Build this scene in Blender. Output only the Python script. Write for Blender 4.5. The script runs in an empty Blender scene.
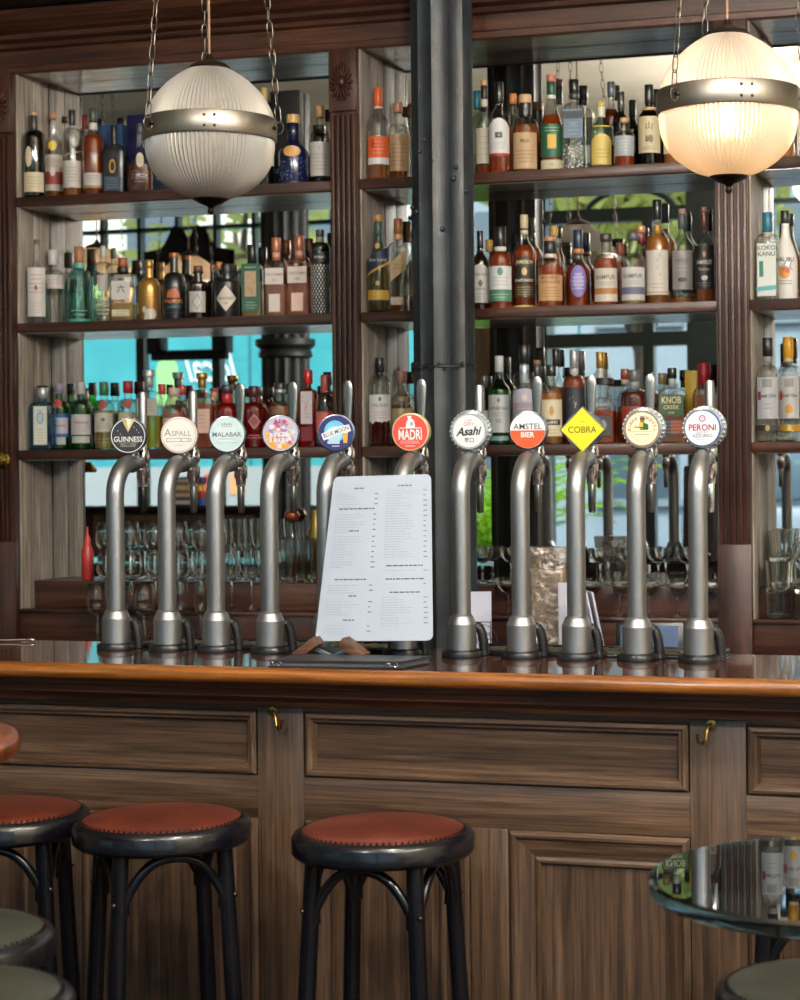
import bpy, bmesh, math, random
from mathutils import Vector, Matrix
random.seed(7)
C = bpy.context.scene.collection
PI = math.pi
# ------------------------------------------------------------------ camera model (800x1000)
EYE = 1.57; FPX = 1940.0; PX0 = 540.0; PY0 = 457.0; ROLL = 0.0095; YAW = math.atan(575/1940)
FWD = Vector((-math.sin(YAW), math.cos(YAW), 0)); RGT = Vector((math.cos(YAW), math.sin(YAW), 0)); UP = Vector((0, 0, 1))
def ray(px, py):
    u = px-PX0; v = py-PY0; c, s = math.cos(ROLL), math.sin(ROLL)
    return FWD*FPX + RGT*(u*c-v*s) - UP*(u*s+v*c)
def at_y(px, py, Y):
    r = ray(px, py); t = Y/r.y
    return Vector((t*r.x, Y, EYE+t*r.z))
def at_z(px, py, Z):
    r = ray(px, py); t = (Z-EYE)/r.z
    return Vector((t*r.x, t*r.y, Z))
def mpp(px, Y):                       # metres per pixel across the view at plane Y
    p = at_y(px, 457, Y); return (p.x*FWD.x+p.y*FWD.y)/FPX
MIRROR_Y = 6.27
def seen(px, py, Y):                  # the place in the room seen through the back-bar mirror
    p = at_y(px, py, 2*MIRROR_Y-Y); return Vector((p.x, Y, p.z))

# ------------------------------------------------------------------ materials
def lin(h):
    if isinstance(h, (tuple, list)): return (h[0], h[1], h[2], 1)
    h = h.lstrip('#'); o = []
    for i in (0, 2, 4):
        c = int(h[i:i+2], 16)/255
        o.append(c/12.92 if c <= .04045 else ((c+.055)/1.055)**2.4)
    return (o[0], o[1], o[2], 1)
def newmat(name):
    m = bpy.data.materials.new(name); m.use_nodes = True
    nt = m.node_tree; nt.nodes.clear()
    out = nt.nodes.new('ShaderNodeOutputMaterial')
    return m, nt, out
def N(nt, t, **kw):
    n = nt.nodes.new(t)
    for k, v in kw.items():
        if k in n.inputs: n.inputs[k].default_value = v
        else: setattr(n, k, v)
    return n
_pc = {}
def plain(col, rough=.5, metal=0.0, coat=0.0, spec=.5):
    key = (str(col), rough, metal, coat, spec)
    if key in _pc: return _pc[key]
    m, nt, out = newmat('paint_%d' % len(_pc))
    b = N(nt, 'ShaderNodeBsdfPrincipled')
    b.inputs['Base Color'].default_value = lin(col); b.inputs['Roughness'].default_value = rough
    b.inputs['Metallic'].default_value = metal; b.inputs['Coat Weight'].default_value = coat
    b.inputs['Coat Roughness'].default_value = .06; b.inputs['Specular IOR Level'].default_value = spec
    nt.links.new(b.outputs[0], out.inputs[0])
    _pc[key] = m; return m
def ramp(nt, stops):
    r = nt.nodes.new('ShaderNodeValToRGB'); e = r.color_ramp.elements
    while len(e) < len(stops): e.new(.5)
    for el, (p, c) in zip(e, stops): el.position = p; el.color = lin(c)
    return r
def wood(name, cols, axis='X', rough=.38, coat=0., grain=26., along=1.3, bump=.12, coatr=.06):
    m, nt, out = newmat(name); L = nt.links.new
    tc = N(nt, 'ShaderNodeTexCoord'); mp = N(nt, 'ShaderNodeMapping')
    sc = {'X': (along, grain, grain), 'Y': (grain, along, grain), 'Z': (grain, grain, along)}[axis]
    mp.inputs['Scale'].default_value = sc; L(tc.outputs['Object'], mp.inputs['Vector'])
    n1 = N(nt, 'ShaderNodeTexNoise', Scale=1.0, Detail=5.0, Roughness=.6, Distortion=.7); L(mp.outputs[0], n1.inputs['Vector'])
    mp2 = N(nt, 'ShaderNodeMapping'); mp2.inputs['Scale'].default_value = tuple(k*5 if k > 5 else k*3 for k in sc); L(tc.outputs['Object'], mp2.inputs['Vector'])
    n2 = N(nt, 'ShaderNodeTexNoise', Scale=1.0, Detail=3.0, Roughness=.7); L(mp2.outputs[0], n2.inputs['Vector'])
    n3 = N(nt, 'ShaderNodeTexNoise', Scale=2.2, Detail=3.0); L(tc.outputs['Object'], n3.inputs['Vector'])
    r1 = ramp(nt, [(.3, cols[0]), (.5, cols[1]), (.72, cols[2])]); L(n1.outputs[0], r1.inputs[0])
    r2 = ramp(nt, [(.36, '#857c75'), (.6, '#ffffff')]); L(n2.outputs[0], r2.inputs[0])
    mx = N(nt, 'ShaderNodeMix', data_type='RGBA', blend_type='MULTIPLY'); mx.inputs[0].default_value = .75
    L(r1.outputs[0], mx.inputs[6]); L(r2.outputs[0], mx.inputs[7])
    r3 = ramp(nt, [(.3, '#bdb5b0'), (.7, '#ffffff')]); L(n3.outputs[0], r3.inputs[0])
    m2 = N(nt, 'ShaderNodeMix', data_type='RGBA', blend_type='MULTIPLY'); m2.inputs[0].default_value = .6
    L(mx.outputs[2], m2.inputs[6]); L(r3.outputs[0], m2.inputs[7])
    b = N(nt, 'ShaderNodeBsdfPrincipled'); L(m2.outputs[2], b.inputs['Base Color'])
    b.inputs['Roughness'].default_value = rough; b.inputs['Coat Weight'].default_value = coat; b.inputs['Coat Roughness'].default_value = coatr
    if bump:
        bp = N(nt, 'ShaderNodeBump', Strength=bump, Distance=.002); L(n2.outputs[0], bp.inputs['Height']); L(bp.outputs[0], b.inputs['Normal'])
    L(b.outputs[0], out.inputs[0]); return m
def mottled(name, cols, scale=8., rough=.6, metal=0., bump=0., coat=0., stretch=(1, 1, 1), detail=5., dist=.01):
    m, nt, out = newmat(name); L = nt.links.new
    tc = N(nt, 'ShaderNodeTexCoord'); mp = N(nt, 'ShaderNodeMapping'); mp.inputs['Scale'].default_value = stretch
    L(tc.outputs['Object'], mp.inputs['Vector'])
    n1 = N(nt, 'ShaderNodeTexNoise', Scale=scale, Detail=detail, Roughness=.6); L(mp.outputs[0], n1.inputs['Vector'])
    r1 = ramp(nt, [(.3+.4*i/(max(1, len(cols)-1)), c) for i, c in enumerate(cols)]); L(n1.outputs[0], r1.inputs[0])
    b = N(nt, 'ShaderNodeBsdfPrincipled'); L(r1.outputs[0], b.inputs['Base Color'])
    b.inputs['Roughness'].default_value = rough; b.inputs['Metallic'].default_value = metal; b.inputs['Coat Weight'].default_value = coat
    if bump:
        bp = N(nt, 'ShaderNodeBump', Strength=bump, Distance=dist); L(n1.outputs[0], bp.inputs['Height']); L(bp.outputs[0], b.inputs['Normal'])
    L(b.outputs[0], out.inputs[0]); return m
_gc = {}
def thin_glass(col, edge=None, refl=.75, rough=.02, base=.09, pw=2.6):
    key = (str(col), str(edge), refl, rough, base, pw)
    if key in _gc: return _gc[key]
    m, nt, out = newmat('thin_glass_%d' % len(_gc)); L = nt.links.new
    lw = N(nt, 'ShaderNodeLayerWeight'); lw.inputs[0].default_value = .5
    p = N(nt, 'ShaderNodeMath', operation='POWER'); L(lw.outputs['Facing'], p.inputs[0]); p.inputs[1].default_value = pw
    mm = N(nt, 'ShaderNodeMath', operation='MULTIPLY_ADD'); L(p.outputs[0], mm.inputs[0]); mm.inputs[1].default_value = refl; mm.inputs[2].default_value = base
    mx = N(nt, 'ShaderNodeMix', data_type='RGBA'); mx.inputs[6].default_value = lin(col); mx.inputs[7].default_value = lin(edge or col)
    p2 = N(nt, 'ShaderNodeMath', operation='POWER'); L(lw.outputs['Facing'], p2.inputs[0]); p2.inputs[1].default_value = 1.6
    L(p2.outputs[0], mx.inputs[0])
    t = N(nt, 'ShaderNodeBsdfTransparent'); L(mx.outputs[2], t.inputs[0])
    g = N(nt, 'ShaderNodeBsdfGlossy', Roughness=rough)
    s = N(nt, 'ShaderNodeMixShader'); L(mm.outputs[0], s.inputs[0]); L(t.outputs[0], s.inputs[1]); L(g.outputs[0], s.inputs[2])
    L(s.outputs[0], out.inputs[0]); _gc[key] = m; return m
_lc = {}
def liquid_mat(col):
    if col in _lc: return _lc[col]
    m, nt, out = newmat('liquid_%d' % len(_lc)); L = nt.links.new
    c = lin(col)
    t = N(nt, 'ShaderNodeBsdfTransparent'); t.inputs[0].default_value = tuple(max(k, .004)**.38 for k in c[:3])+(1,)
    d = N(nt, 'ShaderNodeBsdfDiffuse'); d.inputs[0].default_value = c
    r = N(nt, 'ShaderNodeBsdfTranslucent'); r.inputs[0].default_value = c
    a = N(nt, 'ShaderNodeMixShader'); a.inputs[0].default_value = .5; L(d.outputs[0], a.inputs[1]); L(r.outputs[0], a.inputs[2])
    clear = min(c[:3]) > .6
    s = N(nt, 'ShaderNodeMixShader'); s.inputs[0].default_value = .06 if clear else .42; L(t.outputs[0], s.inputs[1]); L(a.outputs[0], s.inputs[2])
    lw = N(nt, 'ShaderNodeLayerWeight'); lw.inputs[0].default_value = .3; g = N(nt, 'ShaderNodeBsdfGlossy', Roughness=.03)
    mm = N(nt, 'ShaderNodeMath', operation='MULTIPLY'); L(lw.outputs['Facing'], mm.inputs[0]); mm.inputs[1].default_value = .25
    e = N(nt, 'ShaderNodeMixShader'); L(mm.outputs[0], e.inputs[0]); L(s.outputs[0], e.inputs[1]); L(g.outputs[0], e.inputs[2])
    L(e.outputs[0], out.inputs[0]); _lc[col] = m; return m
def emit(name, col, s):
    m, nt, out = newmat(name); e = N(nt, 'ShaderNodeEmission', Strength=s); e.inputs[0].default_value = lin(col)
    nt.links.new(e.outputs[0], out.inputs[0]); return m
def steel(name, col, rough, bump=0.):
    m, nt, out = newmat(name); L = nt.links.new
    tc = N(nt, 'ShaderNodeTexCoord'); mp = N(nt, 'ShaderNodeMapping'); mp.inputs['Scale'].default_value = (60, 60, 3)
    L(tc.outputs['Object'], mp.inputs['Vector']); n1 = N(nt, 'ShaderNodeTexNoise', Scale=3., Detail=4.); L(mp.outputs[0], n1.inputs['Vector'])
    b = N(nt, 'ShaderNodeBsdfPrincipled'); b.inputs['Base Color'].default_value = lin(col); b.inputs['Metallic'].default_value = 1
    mr = N(nt, 'ShaderNodeMapRange'); mr.inputs[3].default_value = rough*.8; mr.inputs[4].default_value = rough*1.25; L(n1.outputs[0], mr.inputs[0]); L(mr.outputs[0], b.inputs['Roughness'])
    L(b.outputs[0], out.inputs[0]); return m

DARK = ['#23150d', '#402819', '#5c3d27']
W_FX = wood('dark_oak_x', ['#392a1e', '#5f4836', '#7c634d'], 'X', .42, .12, coatr=.2, grain=44., along=1.6)
W_FZ = wood('dark_oak_z', ['#392a1e', '#5d4735', '#79604a'], 'Z', .42, .12, coatr=.2, grain=44., along=1.6)
W_BX = wood('mahogany_x', ['#301a14', '#4f2f24', '#664233'], 'X', .4, .1, coatr=.2)
W_BZ = wood('mahogany_z', ['#2e1812', '#4b2b20', '#5f3c2d'], 'Z', .4, .1, coatr=.2)
W_CORN = wood('cornice_oak', ['#361e15', '#583525', '#70462f'], 'X', .4, .1, coatr=.2)
W_TOP = wood('bar_top_wood', ['#3a170a', '#5a2811', '#74391a'], 'X', .3, 1.0, bump=0, coatr=.045)
W_NOSE = wood('bar_nosing_wood', ['#6e390e', '#985a1b', '#ae6f29'], 'X', .42, .3, bump=.03, coatr=.15)
W_PALE = wood('pale_plank', ['#aca296', '#c2b8ac', '#d0c6ba'], 'Z', .55, 0, grain=14, along=1.2, bump=.1)
W_SOFF = wood('soffit_plank', ['#dad1c0', '#e8e0d0', '#efe8da'], 'X', .3, 1.0, grain=12, bump=0, coatr=.16)
W_SOFF.node_tree.nodes['Principled BSDF'].inputs['Coat IOR'].default_value = 2.2
W_BLOCK = wood('walnut_block', ['#4a2e1e', '#6d4a34', '#8a654c'], 'X', .5, 0)
W_TABLE = wood('poser_table_wood', ['#4f210c', '#7a3a18', '#965024'], 'X', .3, .5)
W_FLOOR = wood('floor_board', ['#2b1d14', '#4a3525', '#654a34'], 'Y', .4, .1, grain=14)
MIRROR = plain((.86, .87, .86), 0.0, 1.0)
IRON = mottled('painted_iron', ['#161a1e', '#20262b', '#2e363d'], 7., .45, 0, .5, 0, detail=8, dist=.004)
BLACKW = plain('#090a10', .26, 0, .15, .35)
LEATH_R = mottled('red_leather', ['#431a10', '#592518', '#6b3222'], 9., .36, 0, .15, .15, detail=6, dist=.003)
LEATH_G = mottled('green_leather', ['#1e211b', '#2a2d26', '#393b30'], 6., .38, 0, .15, .15, detail=6, dist=.003)
STEEL = steel('brushed_steel', '#949597', .42)
CHROME = plain('#efefef', .2, 1.0)
STEEL_D = steel('dark_steel', '#8a8986', .3)
BLACKP = plain('#0d0d0f', .35)
BRASS = plain('#b08d4a', .25, 1.0)
BRONZE = plain('#4a4038', .3, 1.0)
CHAINM = plain('#5f5a52', .4, 1.0)
PAPER = plain('#a9b4c4', .7)
INK = plain('#63686f', .7)

# ------------------------------------------------------------------ mesh builder
_txt = {}
def text_geo(s, bold=0.):
    k = (s, bold)
    if k in _txt: return _txt[k]
    cu = bpy.data.curves.new('lettering', 'FONT'); cu.body = s; cu.size = 1; cu.resolution_u = 3; cu.offset = bold
    cu.align_x = 'CENTER'; cu.align_y = 'CENTER'
    o = bpy.data.objects.new('lettering', cu); C.objects.link(o)
    dg = bpy.context.evaluated_depsgraph_get(); me = o.evaluated_get(dg).to_mesh()
    vs = [(v.co.x, v.co.y) for v in me.vertices]; fs = [list(p.vertices) for p in me.polygons]
    o.evaluated_get(dg).to_mesh_clear(); bpy.data.objects.remove(o); bpy.data.curves.remove(cu)
    if vs:
        cx = (min(v[0] for v in vs)+max(v[0] for v in vs))/2; cy = (min(v[1] for v in vs)+max(v[1] for v in vs))/2
        vs = [(a-cx, b-cy) for a, b in vs]
    _txt[k] = (vs, fs); return _txt[k]
class MB:
    def __init__(s): s.v = []; s.f = []; s.m = []; s.mats = []
    def mi(s, mat):
        if mat not in s.mats: s.mats.append(mat)
        return s.mats.index(mat)
    def add(s, vs, fs, mat, M=None):
        k = len(s.v); i = s.mi(mat)
        for v in vs:
            v = Vector(v); s.v.append(M @ v if M is not None else v)
        for f in fs: s.f.append([a+k for a in f]); s.m.append(i)
        return s
    def box(s, lo, hi, mat, bev=0., M=None):
        lo = Vector(lo); hi = Vector(hi)
        if bev <= 0:
            vs = [(x, y, z) for x in (lo.x, hi.x) for y in (lo.y, hi.y) for z in (lo.z, hi.z)]
            return s.add(vs, [(0, 1, 3, 2), (4, 6, 7, 5), (0, 4, 5, 1), (2, 3, 7, 6), (0, 2, 6, 4), (1, 5, 7, 3)], mat, M)
        bm = bmesh.new(); bmesh.ops.create_cube(bm, size=1)
        for v in bm.verts: v.co = Vector(((lo.x+hi.x)/2+v.co.x*(hi.x-lo.x), (lo.y+hi.y)/2+v.co.y*(hi.y-lo.y), (lo.z+hi.z)/2+v.co.z*(hi.z-lo.z)))
        bmesh.ops.bevel(bm, geom=bm.edges[:], offset=min(bev, .45*min(hi-lo)), segments=2, affect='EDGES', profile=.5)
        bm.verts.index_update(); s.add([v.co.copy() for v in bm.verts], [[v.index for v in f.verts] for f in bm.faces], mat, M); bm.free(); return s
    def rings(s, rr, mat, close=False, caps=True, M=None):
        n = len(rr[0]); vs = [p for r in rr for p in r]; fs = []
        for i in range(len(rr)-1):
            for j in range(n):
                a = i*n+j; b = i*n+(j+1) % n; fs.append((a, b, b+n, a+n))
        if close:
            i = len(rr)-1
            for j in range(n): fs.append((i*n+j, i*n+(j+1) % n, (j+1) % n, j))
        elif caps:
            fs.append(tuple(range(n-1, -1, -1))); fs.append(tuple((len(rr)-1)*n+j for j in range(n)))
        return s.add(vs, fs, mat, M)
    def lathe(s, prof, mat, c=(0, 0, 0), seg=24, M=None, caps=True, depth=1., sup=2., phase=0.):
        rr = []
        for (r, z) in prof:
            ring = []
            for j in range(seg):
                a = 2*PI*(j+.5)/seg+phase; ca, sa = math.cos(a), math.sin(a)
                e = 2/sup
                x = math.copysign(abs(ca)**e, ca)*r; y = math.copysign(abs(sa)**e, sa)*r*depth
                ring.append(Vector((c[0]+x, c[1]+y, c[2]+z)))
            rr.append(ring)
        return s.rings(rr, mat, caps=caps, M=M)
    def tube(s, pts, r, mat, seg=10, closed=False, flat=1., M=None):
        pts = [Vector(p) for p in pts]; n = len(pts); rs = r if isinstance(r, (list, tuple)) else [r]*n
        t0 = (pts[1]-pts[0]).normalized(); u = t0.orthogonal().normalized(); rr = []
        for i in range(n):
            if closed: t = (pts[(i+1) % n]-pts[i-1]).normalized()
            else: t = (pts[min(i+1, n-1)]-pts[max(i-1, 0)]).normalized()
            u = (u-t*u.dot(t)).normalized(); w = t.cross(u)
            rr.append([pts[i]+(u*math.cos(2*PI*j/seg)*flat+w*math.sin(2*PI*j/seg))*rs[i] for j in range(seg)])
        return s.rings(rr, mat, close=closed, M=M)
    def sphere(s, c, r, mat, seg=12, rg=8, M=None, sc=(1, 1, 1)):
        rr = []
        for i in range(rg+1):
            a = PI*i/rg; q = max(math.sin(a), 1e-3)
            rr.append([Vector((c[0]+r*sc[0]*q*math.cos(2*PI*j/seg), c[1]+r*sc[1]*q*math.sin(2*PI*j/seg), c[2]-r*sc[2]*math.cos(a))) for j in range(seg)])
        return s.rings(rr, mat, M=M)
    def strip(s, mp, x0, x1, lo, hi, mat, off=0., n=8):
        vs = []; fs = []
        f0 = lo if callable(lo) else (lambda x: lo); f1 = hi if callable(hi) else (lambda x: hi)
        for i in range(n+1):
            x = x0+(x1-x0)*i/n; vs += [mp(x, f0(x), off), mp(x, f1(x), off)]
        for i in range(n): fs.append((2*i, 2*i+2, 2*i+3, 2*i+1))
        return s.add(vs, fs, mat)
    def poly(s, mp, pts, mat, off=0.): return s.add([mp(x, y, off) for x, y in pts], [tuple(range(len(pts)))], mat)
    def disc(s, mp, cx, cy, r, mat, off=0., n=28, ry=None):
        return s.poly(mp, [(cx+r*math.cos(2*PI*i/n), cy+(ry or r)*math.sin(2*PI*i/n)) for i in range(n)], mat, off)
    def ring(s, mp, cx, cy, r0, r1, mat, off=0., n=36):
        vs = []; fs = []
        for i in range(n):
            a = 2*PI*i/n; vs += [mp(cx+r0*math.cos(a), cy+r0*math.sin(a), off), mp(cx+r1*math.cos(a), cy+r1*math.sin(a), off)]
            k = (i+1) % n; fs.append((2*i, 2*i+1, 2*k+1, 2*k))
        return s.add(vs, fs, mat)
    def text(s, mp, t, x, y, size, mat, off=0., bold=0., maxw=None, rot=0., sy=1.):
        vs, fs = text_geo(t, bold)
        if not vs: return s
        w = (max(v[0] for v in vs)-min(v[0] for v in vs))*size
        sx = size*(min(1, maxw/w) if maxw else 1)
        c, q = math.cos(rot), math.sin(rot)
        return s.add([mp(x+a*sx*c-b*size*sy*q, y+a*sx*q+b*size*sy*c, off) for a, b in vs], fs, mat)
    def arctext(s, mp, t, cx, cy, r, size, mat, off, span, bold=0.):
        n = len(t)
        for i, ch in enumerate(t):
            if ch == ' ': continue
            a = PI/2+span/2-span*i/(n-1)
            s.text(mp, ch, cx+r*math.cos(a), cy+r*math.sin(a), size, mat, off, bold, rot=a-PI/2)
        return s
    def build(s, name, parent=None, loc=None, sharp=40, rot=None):
        me = bpy.data.meshes.new(name); me.from_pydata([tuple(v) for v in s.v], [], s.f)
        for m in s.mats: me.materials.append(m)
        me.polygons.foreach_set('material_index', s.m)
        bm = bmesh.new(); bm.from_mesh(me); bmesh.ops.recalc_face_normals(bm, faces=bm.faces[:]) if name in RECALC else None
        bm.to_mesh(me); bm.free()
        me.polygons.foreach_set('use_smooth', [True]*len(me.polygons)); me.set_sharp_from_angle(angle=math.radians(sharp)); me.update()
        o = bpy.data.objects.new(name, me); C.objects.link(o)
        if parent is not None: o.parent = parent
        if loc is not None: o.location = loc
        if rot is not None: o.rotation_euler = rot
        return o
class _All:
    def __contains__(self, k): return k not in ('label', 'badge_face', 'paper_sheet', 'hoarding', 'foliage', 'crown', 'frond', 'menu_sheet')
RECALC = _All()
def planemap(o, ex, ey):
    o = Vector(o); ex = Vector(ex).normalized(); ey = Vector(ey).normalized(); n = ex.cross(ey)
    return lambda x, y, q=0.: o+ex*x+ey*y+n*q
def thing(name, label, cat, loc=(0, 0, 0), rz=0, group=None):
    o = bpy.data.objects.new(name, None); C.objects.link(o); o.empty_display_size = .1
    o.location = loc; o.rotation_euler = (0, 0, rz); o['label'] = label; o['category'] = cat
    if group: o['group'] = group
    return o
def tag(o, label, cat, group=None, kind=None):
    o['label'] = label; o['category'] = cat
    if group: o['group'] = group
    if kind: o['kind'] = kind
    return o
def struct(o, label=None):
    o['kind'] = 'structure'
    if label: o['label'] = label
    return o
def copy_tree(o, parent=None):
    c = o.copy(); C.objects.link(c)
    if parent is not None: c.parent = parent
    for ch in list(o.children): copy_tree(ch, c)
    return c
def toward_camera(p): return math.atan2(-p[0], p[1])   # rotation that turns a front facing -Y towards the entrance side

# camera
cam = bpy.data.cameras.new('camera'); co = bpy.data.objects.new('camera', cam); C.objects.link(co)
co.matrix_world = Matrix.Translation((0, 0, EYE)) @ Matrix.Rotation(YAW, 4, 'Z') @ Matrix.Rotation(PI/2, 4, 'X') @ Matrix.Rotation(-ROLL, 4, 'Z')
cam.sensor_width = 36; cam.lens = FPX*36/1000; cam.shift_x = -.14; cam.shift_y = -.043
cam.dof.use_dof = True; cam.dof.focus_distance = 4.7; cam.dof.aperture_fstop = 6.3
cam.clip_start = .05; cam.clip_end = 200
bpy.context.scene.camera = co
SKY_S = .2; EXPO = 1.6; FILL_W = 110
# ------------------------------------------------------------------ room shell
XL, XR, YW, YB, ZC = -9.6, 3.2, -1.2, 6.42, 3.95
CEIL = mottled('ceiling_plaster', ['#c9c0ac', '#d8d0bd'], 2., .8)
WALLC = mottled('cream_wall', ['#b8ae98', '#cabfa8'], 2., .8)
GREENBLK = plain('#161d1b', .35, 0, .2)
DARKWALL = plain('#2b2019', .6)
m = MB(); m.box((XL, YW, -.1), (XR, YB, 0), W_FLOOR); struct(m.build('floor'))
m = MB(); m.box((XL-.2, YW-.2, ZC), (XR+.2, YB+.2, ZC+.15), CEIL); struct(m.build('ceiling'))
m = MB(); m.box((XL-.15, YW, 0), (XL, YB, ZC), WALLC); struct(m.build('wall_left'))
m = MB(); m.box((XR, YW, 0), (XR+.15, YB, ZC), WALLC); struct(m.build('wall_right'))
m = MB(); m.box((XL-.15, YB, 0), (XR+.15, YB+.15, ZC), WALLC); struct(m.build('wall_back'))
# shop front behind the photographer: seen in the back-bar mirror, and the room's daylight
WINGL = thin_glass('#eef4f2', '#c5d2ce', .5, .01, .03)
ZS, ZT, ZH = .55, 2.66, 3.72
bays = [(-9.3, -4.72), (-4.66, -4.40), (-4.0, -2.95), (-2.6, -.4), (-.1, 2.9)]
m = MB()
m.box((XL, YW-.12, 0), (XR, YW, ZS), GREENBLK); m.box((-9.3, YW-.12, ZS), (-4.72, YW, 1.08), GREENBLK); m.box((XL, YW-.12, ZH), (XR, YW, ZC), WALLC)
xs = [XL]+[v for b in bays for v in b]+[XR]
for i in range(0, len(xs), 2): m.box((xs[i], YW-.16, ZS), (xs[i+1], YW+.04, ZH), GREENBLK if xs[i] < -4.2 or xs[i] > -4.15 else W_PALE)
struct(m.build('wall_front'))
for k, (a, b) in enumerate(bays):
    fr = MB(); w = b-a
    zlo = 1.08 if k == 0 else ZS
    if k == 1:
        fr.box((a, YW-.06, 1.62), (b, YW+.02, 3.0), W_FZ)
    zts = [1.62] if k == 1 else [ZT]
    if k == 2: zts = [2.42, 3.33]
    for z in zts: fr.box((a, YW-.08, z-.05), (b, YW+.03, z+.05), GREENBLK)
    n = max(1, round(w/.62))
    if k not in (1, 2):
        for i in range(1, n): fr.box((a+w*i/n-.035, YW-.07, zlo), (a+w*i/n+.035, YW+.02, ZT), GREENBLK)
        for i in range(1, 2*n): fr.box((a+w*i/(2*n)-.016, YW-.06, ZT), (a+w*i/(2*n)+.016, YW+.02, ZH), GREENBLK)
        for z in (ZT+.36, ZT+.72): fr.box((a, YW-.06, z-.016), (b, YW+.02, z+.016), GREENBLK)
    if k == 2:
        fr.box((a+.72, YW-.07, ZS), (a+.80, YW+.02, 3.33), GREENBLK)
        cx = (a+b)/2+.1
        for r in (.34, .7): fr.tube([(cx+r*math.cos(PI*i/14), YW-.03, 3.33+min(.36, .55*r*math.sin(PI*i/14))) for i in range(15)], .022, GREENBLK, 6)
    fr.box((a, YW-.08, zlo), (b, YW+.06, zlo+.05), GREENBLK); fr.box((a, YW-.08, ZH-.05), (b, YW+.03, ZH), GREENBLK)
    f = struct(fr.build('window_%d' % (k+1)))
    g = MB(); g.box((a, YW-.055, zlo), (b, YW-.049, ZH), WINGL); g.build('pane', f)
    la = bpy.data.lights.new('window_portal', 'AREA'); la.shape = 'RECTANGLE'; la.size = w; la.size_y = ZH-zlo; la.cycles.is_portal = True
    lo = bpy.data.objects.new('window_portal', la); C.objects.link(lo); lo.location = ((a+b)/2, YW+.08, (zlo+ZH)/2); lo.rotation_euler = (PI/2, 0, 0)
# dark settle under the shop window
t = thing('settle_bench', 'dark high-backed wooden settle under the shop window, seen in the mirror', 'bench', (-7.0, YW+.1, 0))
m = MB(); m.box((-2.2, .02, .42), (2.2, .5, .47), DARKWALL, .01); m.build('seat', t)
m = MB(); m.box((-2.2, .0, .05), (2.2, .04, 1.2), DARKWALL, .01); m.box((-2.2, .0, 1.195), (2.2, .11, 1.22), DARKWALL, .004)
for k in range(6): m.box((-2.15+k*.73, .04, .52), (-1.5+k*.73, .055, 1.15), W_FZ, .006)
m.build('backrest', t)
for k in range(4):
    m = MB(); m.box((-2.18+k*1.43, .04, 0), (-2.12+k*1.43, .48, .42), DARKWALL, .006); m.build('leg', t)
for k, (cc, ww) in enumerate((('#2f4f9a', .17), ('#b03a3a', .16), ('#d8a83a', .15), ('#4a3a6a', .16))):
    q = seen(186, 480, YW+.12); m = MB(); m.box((-ww, -.05, 0), (ww, .05, .055), plain(cc, .5), .003); m.box((-ww*.6, .0501, .012), (ww*.5, .0508, .042), plain('#d8d4c8', .6))
    tag(m.build('game_box', None, (q.x+.01*(k % 2), YW+.15, 1.2205+.0555*k)), '%s board-game box stacked on the settle back, seen in the mirror' % ('dark blue', 'red', 'yellow', 'purple')[k], 'box', 'boxes stacked on the settle')
# carved broken pediment over the shop-front seat
p0 = seen(150, 258, YW+.15); p1 = seen(226, 258, YW+.15)
m = MB(); cx = (p0.x+p1.x)/2; hw = abs(p1.x-p0.x)/2; zb = p0.z
pm = planemap((cx, YW+.08, zb), (1, 0, 0), (0, 0, 1))
def ped(x):
    q = abs(x)/hw
    return .05+.17*math.exp(-((q-.3)/.22)**2)+.03*(1-q)
for q in (0, -.1): m.strip(pm, -hw*1.12, hw*1.12, lambda x: -.10+.12*math.exp(-(x/hw/.5)**2), ped, BLACKW, q, 28)
for s in (-1, 1): m.box((cx+s*hw*.86-.06, YW+.06, zb-.75), (cx+s*hw*.86+.06, YW+.2, zb-.02), BLACKW, .01)
m.box((cx-hw, YW+.1, zb-.8), (cx+hw, YW+.16, zb-.72), BLACKW, .01)
tag(m.build('window_pediment'), 'black carved broken pediment on posts in front of the shop window', 'pediment')
# cast-iron columns in the room (mirror)
def iron_column(x, y, r, label, z1=3.95, flutes=16, cap_z=None):
    t = thing('iron_column', label, 'column', (x, y, 0))
    sh = MB(); rr = []
    n = flutes*6
    zs = [0.3, z1*.25, z1*.5, z1*.75, z1-.02]
    for z in zs:
        rr.append([Vector(((r*(1-.085*abs(math.sin(flutes*PI*j/n))**.7))*math.cos(2*PI*j/n), (r*(1-.085*abs(math.sin(flutes*PI*j/n))**.7))*math.sin(2*PI*j/n), z)) for j in range(n)])
    sh.rings(rr, IRON); sh.build('shaft', t, sharp=50)
    b = MB(); b.lathe([(r*1.35, 0), (r*1.35, .18), (r*1.2, .22), (r*1.25, .26), (r*1.05, .31)], IRON, seg=32); b.build('base', t)
    for z in (cap_z or []):
        c = MB(); c.lathe([(r*.97, z-.06), (r*1.12, z-.045), (r*1.12, z-.02), (r*1.04, z), (r*1.25, z+.03), (r*1.25, z+.07), (r*.97, z+.075)], IRON, seg=32); c.build('capital', t)
    return t
a = seen(285, 300, .6)
iron_column(a.x, .6, .16, 'dark iron column out in the room with a ringed capital, seen in the mirror', cap_z=[2.3])
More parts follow.
